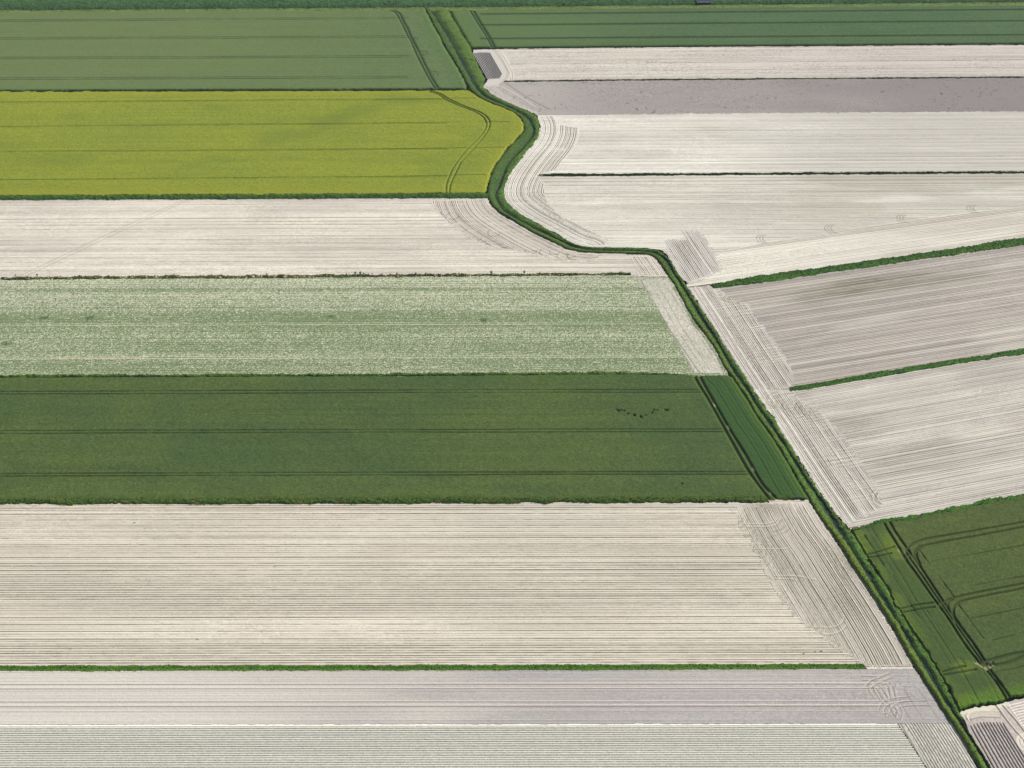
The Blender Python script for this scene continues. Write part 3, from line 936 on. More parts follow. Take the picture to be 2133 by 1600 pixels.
def f_bottom_rows():
    poly = [(LXT, 1507), (0, 1506), (1868, 1503), (1930, 1600), (2010, 1730), (2050, 1800), (LXT, 1830)]
    b = MeshBuf()
    p = Patch(poly, A_LEFT, .36, .11, 29, jit=.1)
    soil_base(p, alb(255, 253, 238), alb(250, 248, 232), rough=.02, su=50, sv=5, grain=.10)
    v = vrow(p)
    s_ = .83
    ph = (v / s_) % 1.0
    prof = np.cos(ph * 2 * np.pi)
    v0 = float(G([(300, 1513)])[0] @ np.array([-p.n, p.c]))
    on = sstep(v0 + .5, v0 - .4, v)
    p.H += prof * .20 * on
    k = np.floor(v / s_).astype(int)
    k -= k.min()
    r = np.random.default_rng(5)
    amp = r.uniform(.7, 1.0, k.max() + 1)[k]
    core = np.exp(-((ph - .42) * s_ / .21) ** 2)
    fl = np.clip(.9 + p.white() * .5 + p.noise(40, 1.2, 8) * .15, 0, 1.2)
    pl = np.clip(core * amp * fl * 1.7, 0, 1) * on
    mix(p.A, alb(44, 50, 34), pl * .84)
    p.H += pl * .12
    mix(p.A, alb(150, 140, 118), np.exp(-((ph - .5) * s_ / .12) ** 2) * .35 * on)
    i0 = L_EDGE.index((1971, 1492))
    hp = [(1866, 1503), (1979, 1503)] + L_EDGE[i0 + 1:] + [(2050, 1830), (2010, 1735), (1930, 1600)]
    p.cut(hp, .6)
    p.emit(b)
    h = Patch(hp, A_CAN2, .28, .12, 30, jit=.3)
    soil_base(h, alb(214, 210, 198), alb(200, 196, 184))
    D = h.dist(G(L_EDGE[i0 - 4:]))
    lo = G([(1880, 1504), (1934, 1600), (1960, 1650), (2060, 1830)])
    Dl = h.dist(lo)
    side = inside_poly(h.X, h.Y, G([(1880, 1500), (1934, 1600), (2060, 1830), (2300, 1830), (2030, 1500)]))
    ph = (D / .92) % 1.0
    h.H += np.cos(ph * 2 * np.pi) * .12 * side
    fl = np.clip(.6 + lattice(h.nu, h.nv, h.du, h.dv, .7, .5, 779) * .9 + h.noise(10, 4, 8) * .4, 0, 1.2)
    pl = np.clip(np.exp(-((ph - .5) * .92 / .19) ** 2) * fl, 0, 1) * side * sstep(.5, 2.5, D)
    mix(h.A, alb(84, 90, 68), pl * .85)
    h.A *= .94
    h.H += pl * .1
    for q in ([(1870, 1508), (1922, 1600)], [(1876, 1508), (1932, 1606)], [(1880, 1520), (1944, 1630)]):
        h.rut(resample(G(q), step=2), .12, .25, dz=-.07, color=alb(120, 112, 98), k=.6)
    h.emit(b, .03)
    field(b, "ridged_field", M_SOIL, "white ridged field with rows of dark seedlings along the bottom of the photo", "field", "structure")


def f_pale_top_right():
    poly = [(984, 104), (1060, 101.5), (1400, 98.4), (2133, 93), (RXT, 91), (RXT, 158.5), (2133, 160.3), (1400, 165.3), (1050, 169.3), (1046, 179), (1035, 181), (1004, 182), (1014, 168), (997, 135), (985, 112)]
    b = MeshBuf()
    p = Patch(poly, A_TOPR, .6, .28, 31)
    soil_base(p, alb(216, 208, 197), alb(204, 196, 186), su=50, sv=7)
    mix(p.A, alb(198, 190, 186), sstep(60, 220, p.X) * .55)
    rows(p, vrow(p), 1.5, .26, .08, 51, 3, .4, .7, mod=.5, su=30, color=alb(120, 108, 92))
    g0 = G([(1040, 130)])[0]
    sp_ = (p.white() > .62) * (p.X > G([(1062, 130)])[0, 0] + (G([(1062, 130)])[0, 1] - p.Y) * .1)
    lnz = (np.sin(vrow(p) / 1.5 * 2 * np.pi) > 0)
    sp_ = sp_ * lnz * np.clip(p.noise(20, 5, 7) + .8, 0, 1)
    mix(p.A, alb(96, 94, 66), sp_ * .7)
    p.H += sp_ * .1
    # smoother soil round the film beds and the curved access track
    sm = inside_poly(p.X, p.Y, G([(980, 100), (1036, 100), (1052, 130), (1066, 150), (1062, 170), (1052, 171), (1040, 182), (1000, 182), (1014, 168)]))
    p.A[sm] = alb(202, 196, 188) * (1 + .05 * p.white()[sm])[:, None]
    p.H[sm] = .02 * p.white()[sm]
    for q in ([(1036, 105), (1050, 125), (1062, 150), (1063, 170)], [(1040, 105), (1056, 130), (1067, 152), (1067, 170)], [(1028, 103), (1046, 128), (1058, 150), (1055, 162), (1044, 172), (1043, 178)], [(1033, 103), (1050, 130), (1061, 152), (1058, 164), (1047, 173), (1045, 178)]):
        Q = smooth(G(q), 1.2, 2)
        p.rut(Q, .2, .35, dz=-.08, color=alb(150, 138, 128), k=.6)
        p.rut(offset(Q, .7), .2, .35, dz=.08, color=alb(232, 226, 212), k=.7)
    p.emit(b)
    field(b, "ploughed_field", M_SOIL, "pale pinkish speckled field beside the small plot of black film beds", "field", "structure")


def f_grey_top_right():
    i0 = R_EDGE.index((1005, 180)); i1 = R_EDGE.index((1118, 245))
    poly = [(1004, 180), (1030, 176), (1044, 172), (1050, 170.6), (1400, 166.6), (2133, 161.6), (RXT, 159.6), (RXT, 232), (2133, 234), (1400, 239), (1119, 242)] + R_EDGE[i0:i1][::-1]
    b = MeshBuf()
    p = Patch(poly, A_TOPR, .5, .32, 32)
    soil_base(p, alb(164, 156, 151), alb(156, 148, 145), rough=.02, su=60, sv=16)
    mix(p.A, alb(182, 176, 169), sstep(60, 0, p.X) * .6)
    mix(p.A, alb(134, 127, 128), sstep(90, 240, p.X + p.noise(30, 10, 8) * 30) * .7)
    sp_ = (p.noise(.9, .9, 66) > .72) & (p.noise(10, 5, 6) > .05)
    mix(p.A, alb(78, 72, 60), sp_ * .6)
    T = p.dist(G([(1050, 172), (1400, 167), (2133, 162)]))
    sp_ = (p.white() > .72) & (T < 4.5)
    mix(p.A, alb(110, 102, 92), sp_ * .5)
    for q in ([(1055, 174), (1100, 205), (1145, 228)], ):
        p.rut(resample(G(q), step=3), .16, .3, dz=-.06, color=alb(112, 106, 98), k=.75)
    for q in ([(1018, 178), (1040, 195), (1070, 212)], [(1025, 178), (1047, 196), (1080, 213)], [(1045, 180), (1080, 200), (1115, 222)]):
        p.rut(resample(G(q), step=3), .15, .3, dz=.06, color=alb(218, 212, 200), k=.6)
    D = p.dist(G(R_EDGE[i0:i1]))
    mix(p.A, alb(206, 198, 188), sstep(5, 1, D) * .6)
    sp_ = (p.white() > .7) & (D < 5)
    mix(p.A, alb(90, 98, 66), sp_ * .6)
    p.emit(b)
    field(b, "harrowed_field", M_SOIL, "flat grey-mauve bare strip at upper right between pale fields", "field", "structure")


def f_white_right_up():
    i0 = R_EDGE.index((1118, 245)); i1 = R_EDGE.index((1059, 368))
    Re = R_EDGE[i0:i1 + 1]
    poly = [(1119, 240), (1400, 237), (2133, 232), (RXT, 230), (RXT, 356.3), (2133, 358), (1400, 362.3), (1126, 364.8), (1122, 368), (1062, 370)] + Re[::-1]
    b = MeshBuf()
    p = Patch(poly, A_R, .5, .2, 33)
    soil_base(p, alb(234, 231, 219), alb(214, 211, 200), su=60, sv=8)
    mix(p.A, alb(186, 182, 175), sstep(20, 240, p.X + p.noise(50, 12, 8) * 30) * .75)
    damp(p, .4)
    rows(p, vrow(p), 1.15, .2, .07, 61, 3, .35, .7, mod=.45, su=45, color=alb(128, 118, 104))
    hp = [(1119, 241), (1155, 240), (1163, 256), (1185, 262), (1208, 264), (1208, 292), (1196, 315), (1175, 335), (1158, 357), (1130, 364), (1122, 371), (1058, 371)] + Re[::-1]
    p.cut(hp)
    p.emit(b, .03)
    h = Patch(hp, 0, .22, .22, 34, jit=.7)
    soil_base(h, alb(228, 224, 213), alb(216, 211, 200))
    D = h.dist(smooth(G(R_EDGE[9:29]), 2, 8))
    rows(h, D, .9, .16, .11, 73, 3, .9, 1.25, mod=.35, color=alb(92, 86, 74), k=.9)
    h.emit(b, .03)
    field(b, "ploughed_field", M_SOIL, "bright white field right of the ditch bulge, above the thin dark hedge line", "field", "structure")


def f_white_right_mid():
    i0 = R_EDGE.index((1059, 368)); i1 = R_EDGE.index((1429, 593))
    Re = R_EDGE[i0:i1 + 1]
    poly = [(1062, 366), (1122, 365.5), (1140, 367), (1400, 365.2), (1880, 362.2), (2133, 360.8), (RXT, 359), (RXT, 470), (2133, 508), (1790, 556), (1556, 590), (1480, 593), (1432, 598)] + Re[::-1]
    b = MeshBuf()
    p = Patch(poly, A_R, .45, .18, 35)
    soil_base(p, alb(224, 221, 208), alb(196, 193, 182), su=60, sv=9)
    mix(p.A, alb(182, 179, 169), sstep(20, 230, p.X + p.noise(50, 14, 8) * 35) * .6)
    damp(p, .8)
    W = inside_poly(p.X, p.Y, G([(1400, 530), (1480, 528), (1600, 502), (1735, 482), (1885, 460), (2030, 440), (RXT, 385), (RXT, 560), (1430, 640)]))
    rows(p, vrow(p), 1.1, .19, .06, 71, 3, .4, .75, mod=.45, su=45, color=alb(128, 120, 104), w=(~W) * 1.0)
    p.mask &= ~W | (p.dist(G([(1480, 528), (1600, 502), (1735, 482), (1885, 460), (2030, 440), (RXT, 385)])) < 1.2)
    hp1 = [(1063, 362.5), (1124, 362.5), (1128, 372), (1138, 384), (1138, 402), (1146, 425), (1175, 452), (1215, 468), (1245, 485), (1275, 500), (1260, 514)] + R_EDGE[i0:R_EDGE.index((1225, 516)) + 1][::-1]
    hp2 = [(1382, 500), (1395, 497), (1428, 496), (1418, 478), (1430, 480), (1458, 481), (1475, 504), (1496, 540), (1508, 566), (1470, 580), (1440, 590), (1428, 590), (1408, 561), (1390, 531)]
    p.cut(hp1)
    p.cut(hp2)
    q = Patch([(1470, 531), (1480, 527.5), (1600, 501.5), (1735, 481.5), (1885, 459.5), (2030, 439.5), (RXT, 384.5), (RXT, 470), (2133, 508), (1790, 556), (1556, 590), (1480, 593), (1425, 598)], A_D1, .4, .18, 36, jit=.3)
    soil_base(q, alb(232, 227, 213), alb(222, 217, 204), su=50, sv=6)
    mix(q.A, alb(204, 199, 190), sstep(90, 230, q.X) * .5)
    damp(q, .6)
    rows(q, vrow(q), 1.1, .19, .07, 72, 3, .4, .75, mod=.45, su=40, color=alb(134, 126, 110))
    for x, y in ((1593, 498), (1735, 477), (1885, 456), (2031, 436), (2180, 412)):
        for d in (0, 1.5, 3.0):
            g_ = G([(x, y)])[0] + (d, 0)
            for q_ in (p, q):
                q_.rut(arc(g_, 4.0, 118, 245), .04, .26, dz=-.12, color=alb(90, 84, 72), k=.65)
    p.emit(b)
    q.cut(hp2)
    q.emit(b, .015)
    # curved headland
    j1 = R_EDGE.index((1225, 516))
    hp = [(1063, 362.5), (1124, 362.5), (1128, 372), (1138, 384), (1138, 402), (1146, 425), (1175, 452), (1215, 468), (1245, 485), (1275, 500), (1260, 514)] + R_EDGE[i0:j1 + 1][::-1]
    h = Patch(hp, 0, .22, .22, 37, jit=.7)
    soil_base(h, alb(226, 222, 212), alb(212, 208, 198))
    D = h.dist(smooth(G(R_EDGE[9:29]), 2, 8))
    rows(h, D, .9, .16, .11, 73, 3, .9, 1.25, mod=.35, color=alb(92, 86, 74), k=.9)
    hook_row(h, [(1110, 400), (1150, 440), (1200, 470), (1240, 495)], 12, 1.2, 3.4, 130, 260, k=.5)
    h.emit(b, .03)
    # block of rows beside the straight ditch
    hp = [(1382, 500), (1395, 497), (1428, 496), (1418, 478), (1430, 480), (1458, 481), (1475, 504), (1496, 540), (1508, 566), (1470, 580), (1440, 590), (1428, 590)] + [(1408, 561), (1390, 531)]
    h = Patch(hp, A_CAN1, .28, .17, 38, jit=.8)
    soil_base(h, alb(206, 201, 194), alb(190, 185, 178))
    D = h.dist(G([(1374, 520 - 12), (1387, 529), (1408, 560), (1429, 593), (1448, 621)]))
    D = h.dist(G([(1345, 460), (1387, 529), (1429, 593), (1472, 660)]))
    rows(h, D, .9, .16, .11, 74, 3, .85, 1.2, mod=.5, su=12, color=alb(92, 85, 78), k=.8, w=fade_in(h, hp, 6))
    hook_row(h, [(1415, 508), (1440, 520), (1450, 540)], 8, 1.2, 3.2, 60, 200, k=.5)
    h.emit(b, .04)
    field(b, "ploughed_field", M_SOIL, "wedge of white field above the wide diagonal grass strip, with four small arc marks", "field", "structure")


def diag_field(name_label, poly, ang, seed, c, c2, dark, hpoly, hline, spacing, marks, extra=None, hk=.98):
    b = MeshBuf()
    p = Patch(poly, ang, .42, .16, seed)
    soil_base(p, c, c2, su=45, sv=8)
    damp(p, .6)
    for (x, y), rx, ry, k in dark:
        g_ = G([(x, y)])[0]
        ca, sa = math.cos(ang), math.sin(ang)
        du_ = (p.X - g_[0]) * ca + (p.Y - g_[1]) * sa
        dv_ = -(p.X - g_[0]) * sa + (p.Y - g_[1]) * ca
        d = np.sqrt((du_ / rx) ** 2 + (dv_ / ry) ** 2) + p.noise(12, 3, 80) * .25
        mix(p.A, alb(108, 104, 86), sstep(1.1, .1, d) * k)
    rows(p, vrow(p), .95, .17, .08, seed + 100, 4, .5, .9, mod=.4, su=70, color=alb(112, 102, 92))
    # pale crests, a few of them bright
    ln = p.ridge_lines(vrow(p) + .45, 1.9, .16, seed + 7, 3, .25, .9)
    mix(p.A, alb(238, 230, 216), np.clip(ln, 0, 1) * .55)
    p.H += ln * .05
    if extra:
        extra(p)
    p.cut(hpoly)
    p.emit(b)
    h = Patch(hpoly, A_CAN1, .28, .16, seed + 1, jit=.9)
    soil_base(h, c * hk, c2 * hk)
    D = h.dist(G([(1330, 436), (1387, 529), (1429, 593), (1472, 660), (1530, 753), (1584, 836), (1629, 903), (1681, 984), (1732, 1061), (1772, 1121), (1850, 1240)]))
    rows(h, D, .85, .16, .12, 240, 3, .8, 1.25, mod=.45, su=25, color=alb(88, 80, 70), k=.85, w=fade_in(h, hpoly))
    ln = h.ridge_lines(D + .45, 2.5, .3, 249, 2, .4, .9) * sstep(26, 8, D)
    mix(h.A, alb(244, 238, 226), np.clip(ln, 0, 1) * .6)
    # faint cross rows
    vv = -h.X * math.sin(ang) + h.Y * math.cos(ang)
    ln = h.ridge_lines(vv, 3.1, .16, seed + 11, 2, .3, .7) * np.clip(h.noise(9, 9, 81) + .5, 0, 1)
    h.H += ln * .06
    mix(h.A, alb(236, 230, 214), np.clip(ln, 0, 1) * .5)
    for k in range(26):
        i_ = rng.integers(1, len(hline) - 1)
        g_ = G([hline[i_]])[0]
        a_ = ang + rng.uniform(-.04, .04)
        d_ = np.array([math.cos(a_), math.sin(a_)])
        t0 = rng.uniform(6, 16)
        g_ = g_ + rng.uniform(-6, 6) * np.array([.5, -.86])
        Q = np.array([g_ + d_ * t for t in np.arange(t0, t0 + rng.uniform(8, 20), 1.)])
        for o_ in (0, 1.9):
            h.rut(offset(Q, o_), .05, .2, dz=.05, color=CREST_LIT, k=.5)
            h.rut(offset(Q, o_ - .3), .05, .2, dz=-.05, color=FUR, k=.35)
    for m in marks:
        hook_row(h, *m)
    h.emit(b, .03)
    return b


def f_diag_up():
    i0 = R_EDGE.index((1429, 593)); i1 = R_EDGE.index((1556, 792))
    Re = R_EDGE[i0:i1 + 1]
    poly = [(1432, 598), (1480, 593), (1489, 597), (1556, 593), (1790, 558), (2133, 510), (RXT, 473), (RXT, 685), (2133, 729), (1937, 760), (1790, 784), (1699, 801), (1646, 812), (1570, 812)] + Re[::-1]
    dark = [((1790, 598), 42, 8, 1.), ((1960, 578), 45, 7, .6), ((1700, 665), 40, 5, .12)]
    hp = [(1434, 599), (1480, 595), (1498, 598), (1530, 625), (1556, 632), (1580, 665), (1610, 705), (1635, 745), (1652, 778), (1658, 796), (1646, 812), (1572, 811)] + Re[::-1]
    b = diag_field("", poly, A_D1 * .6 + A_D2 * .4, 40, alb(172, 164, 156), alb(152, 146, 141), dark, hp, Re, .98,
                   [([(1500, 612), (1555, 630)], 7, .8, 2.2, 200, 340, .7), ([(1522, 655), (1530, 700), (1560, 715), (1600, 745)], 9, 1.4, 2.8, 180, 330, .55), ([(1575, 750), (1600, 770)], 4, 2.5, 4.5, 90, 200, .5)], hk=1.28)
    field(b, "ploughed_field", M_SOIL, "mauve-grey furrowed field with a dark damp patch below the wide diagonal grass strip", "field", "structure")


def f_diag_low():
    i0 = R_EDGE.index((1556, 792)); i1 = R_EDGE.index((1757, 1089))
    Re = R_EDGE[i0:i1 + 1]
    poly = [(1568, 810), (1646, 811), (1680, 810), (1937, 767), (2133, 736), (RXT, 694), (RXT, 984), (2133, 1036), (2026, 1054), (1930, 1073), (1840, 1090), (1772, 1104)] + Re[::-1]
    dark = [((1770, 890), 22, 10, .45), ((1950, 930), 20, 6, .25), ((1760, 840), 20, 3, .15), ((1850, 960), 14, 5, .2)]
    hp = [(1569, 811), (1646, 812), (1665, 830), (1700, 850), (1716, 862), (1760, 905), (1790, 950), (1815, 990), (1840, 1035), (1846, 1052), (1825, 1068), (1790, 1082), (1765, 1092)] + Re[::-1]
    b = diag_field("", poly, A_D2 * .6 + A_D3 * .4, 44, alb(200, 194, 185), alb(172, 167, 159), dark, hp, Re, 1.0,
                   [([(1600, 830), (1640, 850), (1690, 850), (1712, 862)], 14, 1.2, 3.8, 100, 280, .5), ([(1690, 900), (1720, 940), (1750, 980), (1770, 1010)], 10, 1.2, 3, 20, 150, .35), ([(1828, 1030), (1845, 1040)], 3, 1.2, 1.8, 100, 260, .9)])
    field(b, "ploughed_field", M_SOIL, "pale furrowed field below the narrow diagonal grass strip with a cross-hatched headland", "field", "structure")


# ---- lower right plot with raised beds
BED_DIR = None


def f_corner_plot():
    poly = [(2000, 1486), (2014, 1477), (2069, 1468), (2096, 1462), (2133, 1452), (RXT, 1402), (RXT, 1830), (2200, 1830)] + [p for p in R_EDGE if p[1] >= 1500][::-1]
    b = MeshBuf()
    p = Patch(poly, A_CAN2, .22, .14, 48)
    soil_base(p, alb(194, 184, 176), alb(184, 174, 166))
    rimpx = [(2001, 1489), (2014, 1480), (2069, 1471), (2096, 1465)]
    R = p.dist(G(rimpx))
    mix(p.A, alb(226, 222, 200), sstep(1.6, .4, R + p.noise(1, 1, 3) * .5) * .8)
    # wavy pushed-up lines across the top end
    for k, dy in enumerate((2, 5, 8.5, 12, 15)):
        q = [(2016 + k, 1500), (2012 + k * .7, 1490 + dy * .6), (2020, 1482 + dy), (2040, 1478 + dy * .9), (2060, 1480 + dy * .8), (2082, 1478 + dy)]
        Q = smooth(G(q), .6, 3)
        p.rut(Q, .14, .2, dz=.1, color=alb(230, 220, 204), k=.7)
        p.rut(offset(Q, -.4), .12, .2, dz=-.1, color=alb(126, 114, 104), k=.6)
    for q in ([(2074, 1470), (2100, 1506), (2133, 1545), (2160, 1580)], [(2088, 1470), (2116, 1502), (2133, 1524)]):
        Q = smooth(G(q), 1, 2)
        p.rut(Q, .18, .2, dz=-.1, color=alb(110, 98, 92), k=.65)
        p.rut(offset(Q, .45), .14, .2, dz=.08, color=alb(224, 214, 200), k=.6)
    g_ = G([(2140, 1548)])[0]
    for r_ in (1.6, 2.1, 2.9, 3.4):
        p.rut(arc(g_, r_, 60, 260), .14, .2, dz=.1, color=alb(232, 222, 206), k=.7)
    p.emit(b)
    field(b, "bare_plot", M_SOIL, "brownish bare plot in the bottom right corner that carries the raised beds", "field", "structure")


def bed(P0, P1, w, h, c, c2, top=.55):
    """one raised bed from ground point P0 to P1, rounded ends, slightly uneven"""
    n = max(6, int(np.linalg.norm(P1 - P0) / .6))
    t = np.linspace(0, 1, n)
    d = (P1 - P0) / np.linalg.norm(P1 - P0)
    nn = np.array([-d[1], d[0]])
    prof = [(-.5, -.03), (-.36, .7), (-.22, 1), (0, 1.05), (.22, 1), (.36, .7), (.5, -.03)]
    V, C = [], []
    for i, ti in enumerate(t):
        e = min(1, min(ti, 1 - ti) * n / 1.5 + .15)
        wob = rng.uniform(-.04, .04)
        for a, z in prof:
            q = P0 + d * ti * np.linalg.norm(P1 - P0) + nn * (a * w * (.7 + .3 * e) + wob)
            V.append((q[0], q[1], z * h * e * rng.uniform(.92, 1.08)))
            C.append((c if abs(a) < top else c2) * rng.uniform(.85, 1.15))
    m = len(prof)
    Q = [(i * m + j, i * m + j + 1, (i + 1) * m + j + 1, (i + 1) * m + j) for i in range(n - 1) for j in range(m - 1)]
    b = MeshBuf()
    T = []
    for base in (0, (n - 1) * m):
        for j in range(1, m - 1):
            T.append((base, base + j, base + j + 1))
    b.add(V, np.array(C), quads=Q, tris=T)
    return b


ORD = ['first', 'second', 'third', 'fourth', 'fifth', 'sixth', 'seventh', 'eighth', 'ninth', 'tenth', 'eleventh', 'twelfth', 'thirteenth', 'fourteenth', 'fifteenth', 'sixteenth', 'seventeenth', 'eighteenth', 'nineteenth']


def beds():
    # black film beds, small plot at the top
    tops = [(984.5 + i * 3.12, 111.2 - min(i, 4) * .55 + max(0, i - 9) * .1) for i in range(12)]
    for i in range(12):
        x0, y0 = tops[i]
        y1 = (165.3 - .22 * i) if i < 9 else (163.3 - (i - 8) * 2.6)
        x1 = x0 + (y1 - y0) * (.577 - .0 * i)
        b = bed(G([(x0, y0)])[0], G([(x1, y1)])[0], 0.46, .25, alb(78, 74, 82), alb(78, 74, 82))
        o = b.build("film_bed", M_FILM)
        lab = ORD[i] + " black film bed from the grass bank in the small upper plot"
        if i == 0:
            lab = "leftmost black film bed of the small plot, next to the olive grass bank"
        elif i == 11:
            lab = "rightmost and shortest black film bed of the small plot, next to the curved track"
        tag(o, lab, "raised bed", "black film beds in the small upper plot")
    # dark film beds, bottom right corner
    N = 11
    for i in range(N):
        x0 = 2021.5 + i * 6.75
        y0 = 1511 - min(i, 3) * 2.3 + max(0, i - 8) * .6
        sl = .535 + .006 * i
        x1 = x0 + (1760 - y0) * (sl + .03)
        b = bed(G([(x0, y0)])[0], G([(x1, 1760)])[0], .62, .22, alb(128, 122, 120), alb(128, 122, 120))
        o = b.build("film_bed", M_FILM)
        lab = ORD[i] + " grey film bed from the grass bank in the bottom right plot"
        if i == 0:
            lab = "grey film bed closest to the grass bank in the bottom right plot"
        elif i == N - 1:
            lab = "grey film bed on the right edge of its block, beside the bare wheel track"
        tag(o, lab, "raised bed", "grey film beds in the bottom right plot")
    # white film beds at the right edge
    for i in range(11):
        x0, y0 = 2101.5 + i * 3.55, 1470.5 + i * 5.15
        x1 = 2340
        y1 = y0 - (x1 - x0) * .235
        b = bed(G([(x0, y0)])[0], G([(x1, y1)])[0], .72, .26, alb(236, 226, 216), alb(228, 216, 206))
        o = b.build("soil_bed", M_SOIL)
        lab = ORD[i] + " cream raised bed from the top beside the wheel track at the right edge"
        if i == 0:
            lab = "topmost cream raised bed at the right edge, just below the green crop"
        tag(o, lab, "raised bed", "cream beds at the right edge")


# ================================================================== grass strips, banks and ditches
def tufts(buf, P, hgt, wid, c, c2, r):
    """upright leaf clumps at 3-D points P"""
    n = len(P)
    a = r.uniform(0, 2 * np.pi, n)
    w = wid * r.uniform(.6, 1.4, n) / 2
    h = hgt * r.uniform(.5, 1.4, n)
    lean = r.uniform(-.35, .35, (n, 2)) * h[:, None]
    dx, dy = np.cos(a) * w, np.sin(a) * w
    v0 = P + np.stack([-dx, -dy, np.zeros(n)], 1)
    v1 = P + np.stack([dx, dy, np.zeros(n)], 1)
    v2 = P + np.stack([lean[:, 0] + dx * .3, lean[:, 1] + dy * .3, h], 1)
    v3 = P + np.stack([lean[:, 0] - dx * .8, lean[:, 1] - dy * .8, h * .7], 1)
    V = np.stack([v0, v1, v2, v3], 1).reshape(-1, 3)
    k = r.uniform(0, 1, n)[:, None]
    C = (c * (1 - k) + c2 * k) * r.uniform(.75, 1.25, n)[:, None]
    C = np.repeat(C, 4, 0)
    i = np.arange(n) * 4
    T = np.concatenate([np.stack([i, i + 1, i + 2], 1), np.stack([i, i + 2, i + 3], 1)])
    buf.add(V, C, tris=T)


def strip(name, A, B, prof, cols, label, cat, kind='stuff', cell=.28, rough=.1, seed=1, edge=.35, tuft=(1.2, .5, .4), z=0.0, clump=.25, ragged=.0, group=None, build=True, colfn=None, zfn=None):
    """band of growth between ground lines A and B (both same direction).
    prof: (t, z) across, cols: (t, colour) across"""
    r = np.random.default_rng(seed)
    A, B = np.asarray(A), np.asarray(B)
    L = np.hypot(*np.diff(A, axis=0).T).sum()
    n = max(4, int(L / cell))
    # pair up by arc length on a common mid line
    a = resample(A, n); bb = resample(B, n)
    W = np.hypot(*(bb - a).T).mean()
    m = max(5, int(W / cell) + 1)
    t = np.linspace(0, 1, m)
    ja = lattice(n, 2, cell, 1, 1.5, 1, seed + 3)[:, 0] * edge + lattice(n, 2, cell, 1, 6, 1, seed + 4)[:, 0] * edge * 1.3 + r.uniform(-1, 1, n) * edge * .5
    jb = lattice(n, 2, cell, 1, 1.5, 1, seed + 5)[:, 0] * edge + lattice(n, 2, cell, 1, 6, 1, seed + 6)[:, 0] * edge * 1.3 + r.uniform(-1, 1, n) * edge * .5
    d = bb - a
    ln = np.maximum(np.hypot(d[:, 0], d[:, 1]), 1e-6)
    u = d / ln[:, None]
    a = a + u * ja[:, None]
    bb = bb + u * jb[:, None]
    P = a[:, None] * (1 - t)[None, :, None] + bb[:, None] * t[None, :, None]
    pz = np.interp(t, [q[0] for q in prof], [q[1] for q in prof])
    Z = np.broadcast_to(pz[None], (n, m)).copy()
    N1 = lattice(n, m, cell, cell, 1.4, 1.0, seed + 7)
    N2 = lattice(n, m, cell, cell, 5, 2.2, seed + 8)
    inn = np.minimum(t, 1 - t)[None] * W
    body = np.clip(inn / .5, 0, 1)
    Z += (N1 * clump + N2 * clump * .9 + r.uniform(-1, 1, (n, m)) * rough) * body
    if ragged:
        Z *= np.clip(.75 + lattice(n, m, cell, cell, 3, 3, seed + 9) * ragged, .05, 1.3)
    if zfn is not None:
        Z *= zfn(P)
    Z[:, 0] = np.minimum(Z[:, 0], 0) - .06
    Z[:, -1] = np.minimum(Z[:, -1], 0) - .06
    ts = [q[0] for q in cols]
    C = np.stack([np.interp(t, ts, [q[1][k] for q in cols]) for k in range(3)], 1)
    C = np.broadcast_to(C[None], (n, m, 3)).astype(np.float32).copy()
    C *= (1 + .14 * N1 + .16 * lattice(n, m, cell, cell, 9, 2, seed + 10) + .16 * r.uniform(-1, 1, (n, m)))[..., None]
    if colfn is not None:
        colfn(C, P, t, n, m, cell, seed)
    P += (r.uniform(-1, 1, P.shape) * cell * .25) * body[..., None]
    V = np.concatenate([P, (Z + z)[..., None]], 2)
    i = np.arange(n * m).reshape(n, m)
    Q = np.stack([i[:-1, :-1], i[1:, :-1], i[1:, 1:], i[:-1, 1:]], -1).reshape(-1, 4)
    buf = MeshBuf()
    buf.add(V.reshape(-1, 3), C.reshape(-1, 3), quads=Q)
    if tuft:
        dens, th, tw = tuft
        k = int(L * W * dens)
        ii = r.integers(0, n, k)
        jj = r.integers(0 if m < 8 else 0, m, k)
        base = V[ii, jj].copy()
        base[:, :2] += r.uniform(-.3, .3, (k, 2)) * cell
        base[:, 2] = np.maximum(base[:, 2] - .1, -1.1)
        cc = C[ii, jj]
        n0 = len(base)
        b2 = MeshBuf()
        tufts(buf, base, th, tw, np.array([1, 1, 1.]), np.array([1, 1, 1.]), r)
        col_ = buf.c[-1] * np.repeat(cc, 4, 0)
        buf.c[-1] = col_
    if not build:
        return buf
    o = buf.build(name, M_GRASS)
    tag(o, label, cat, group, kind)
    FIELDS.append((name, len(o.data.vertices)))
    return o


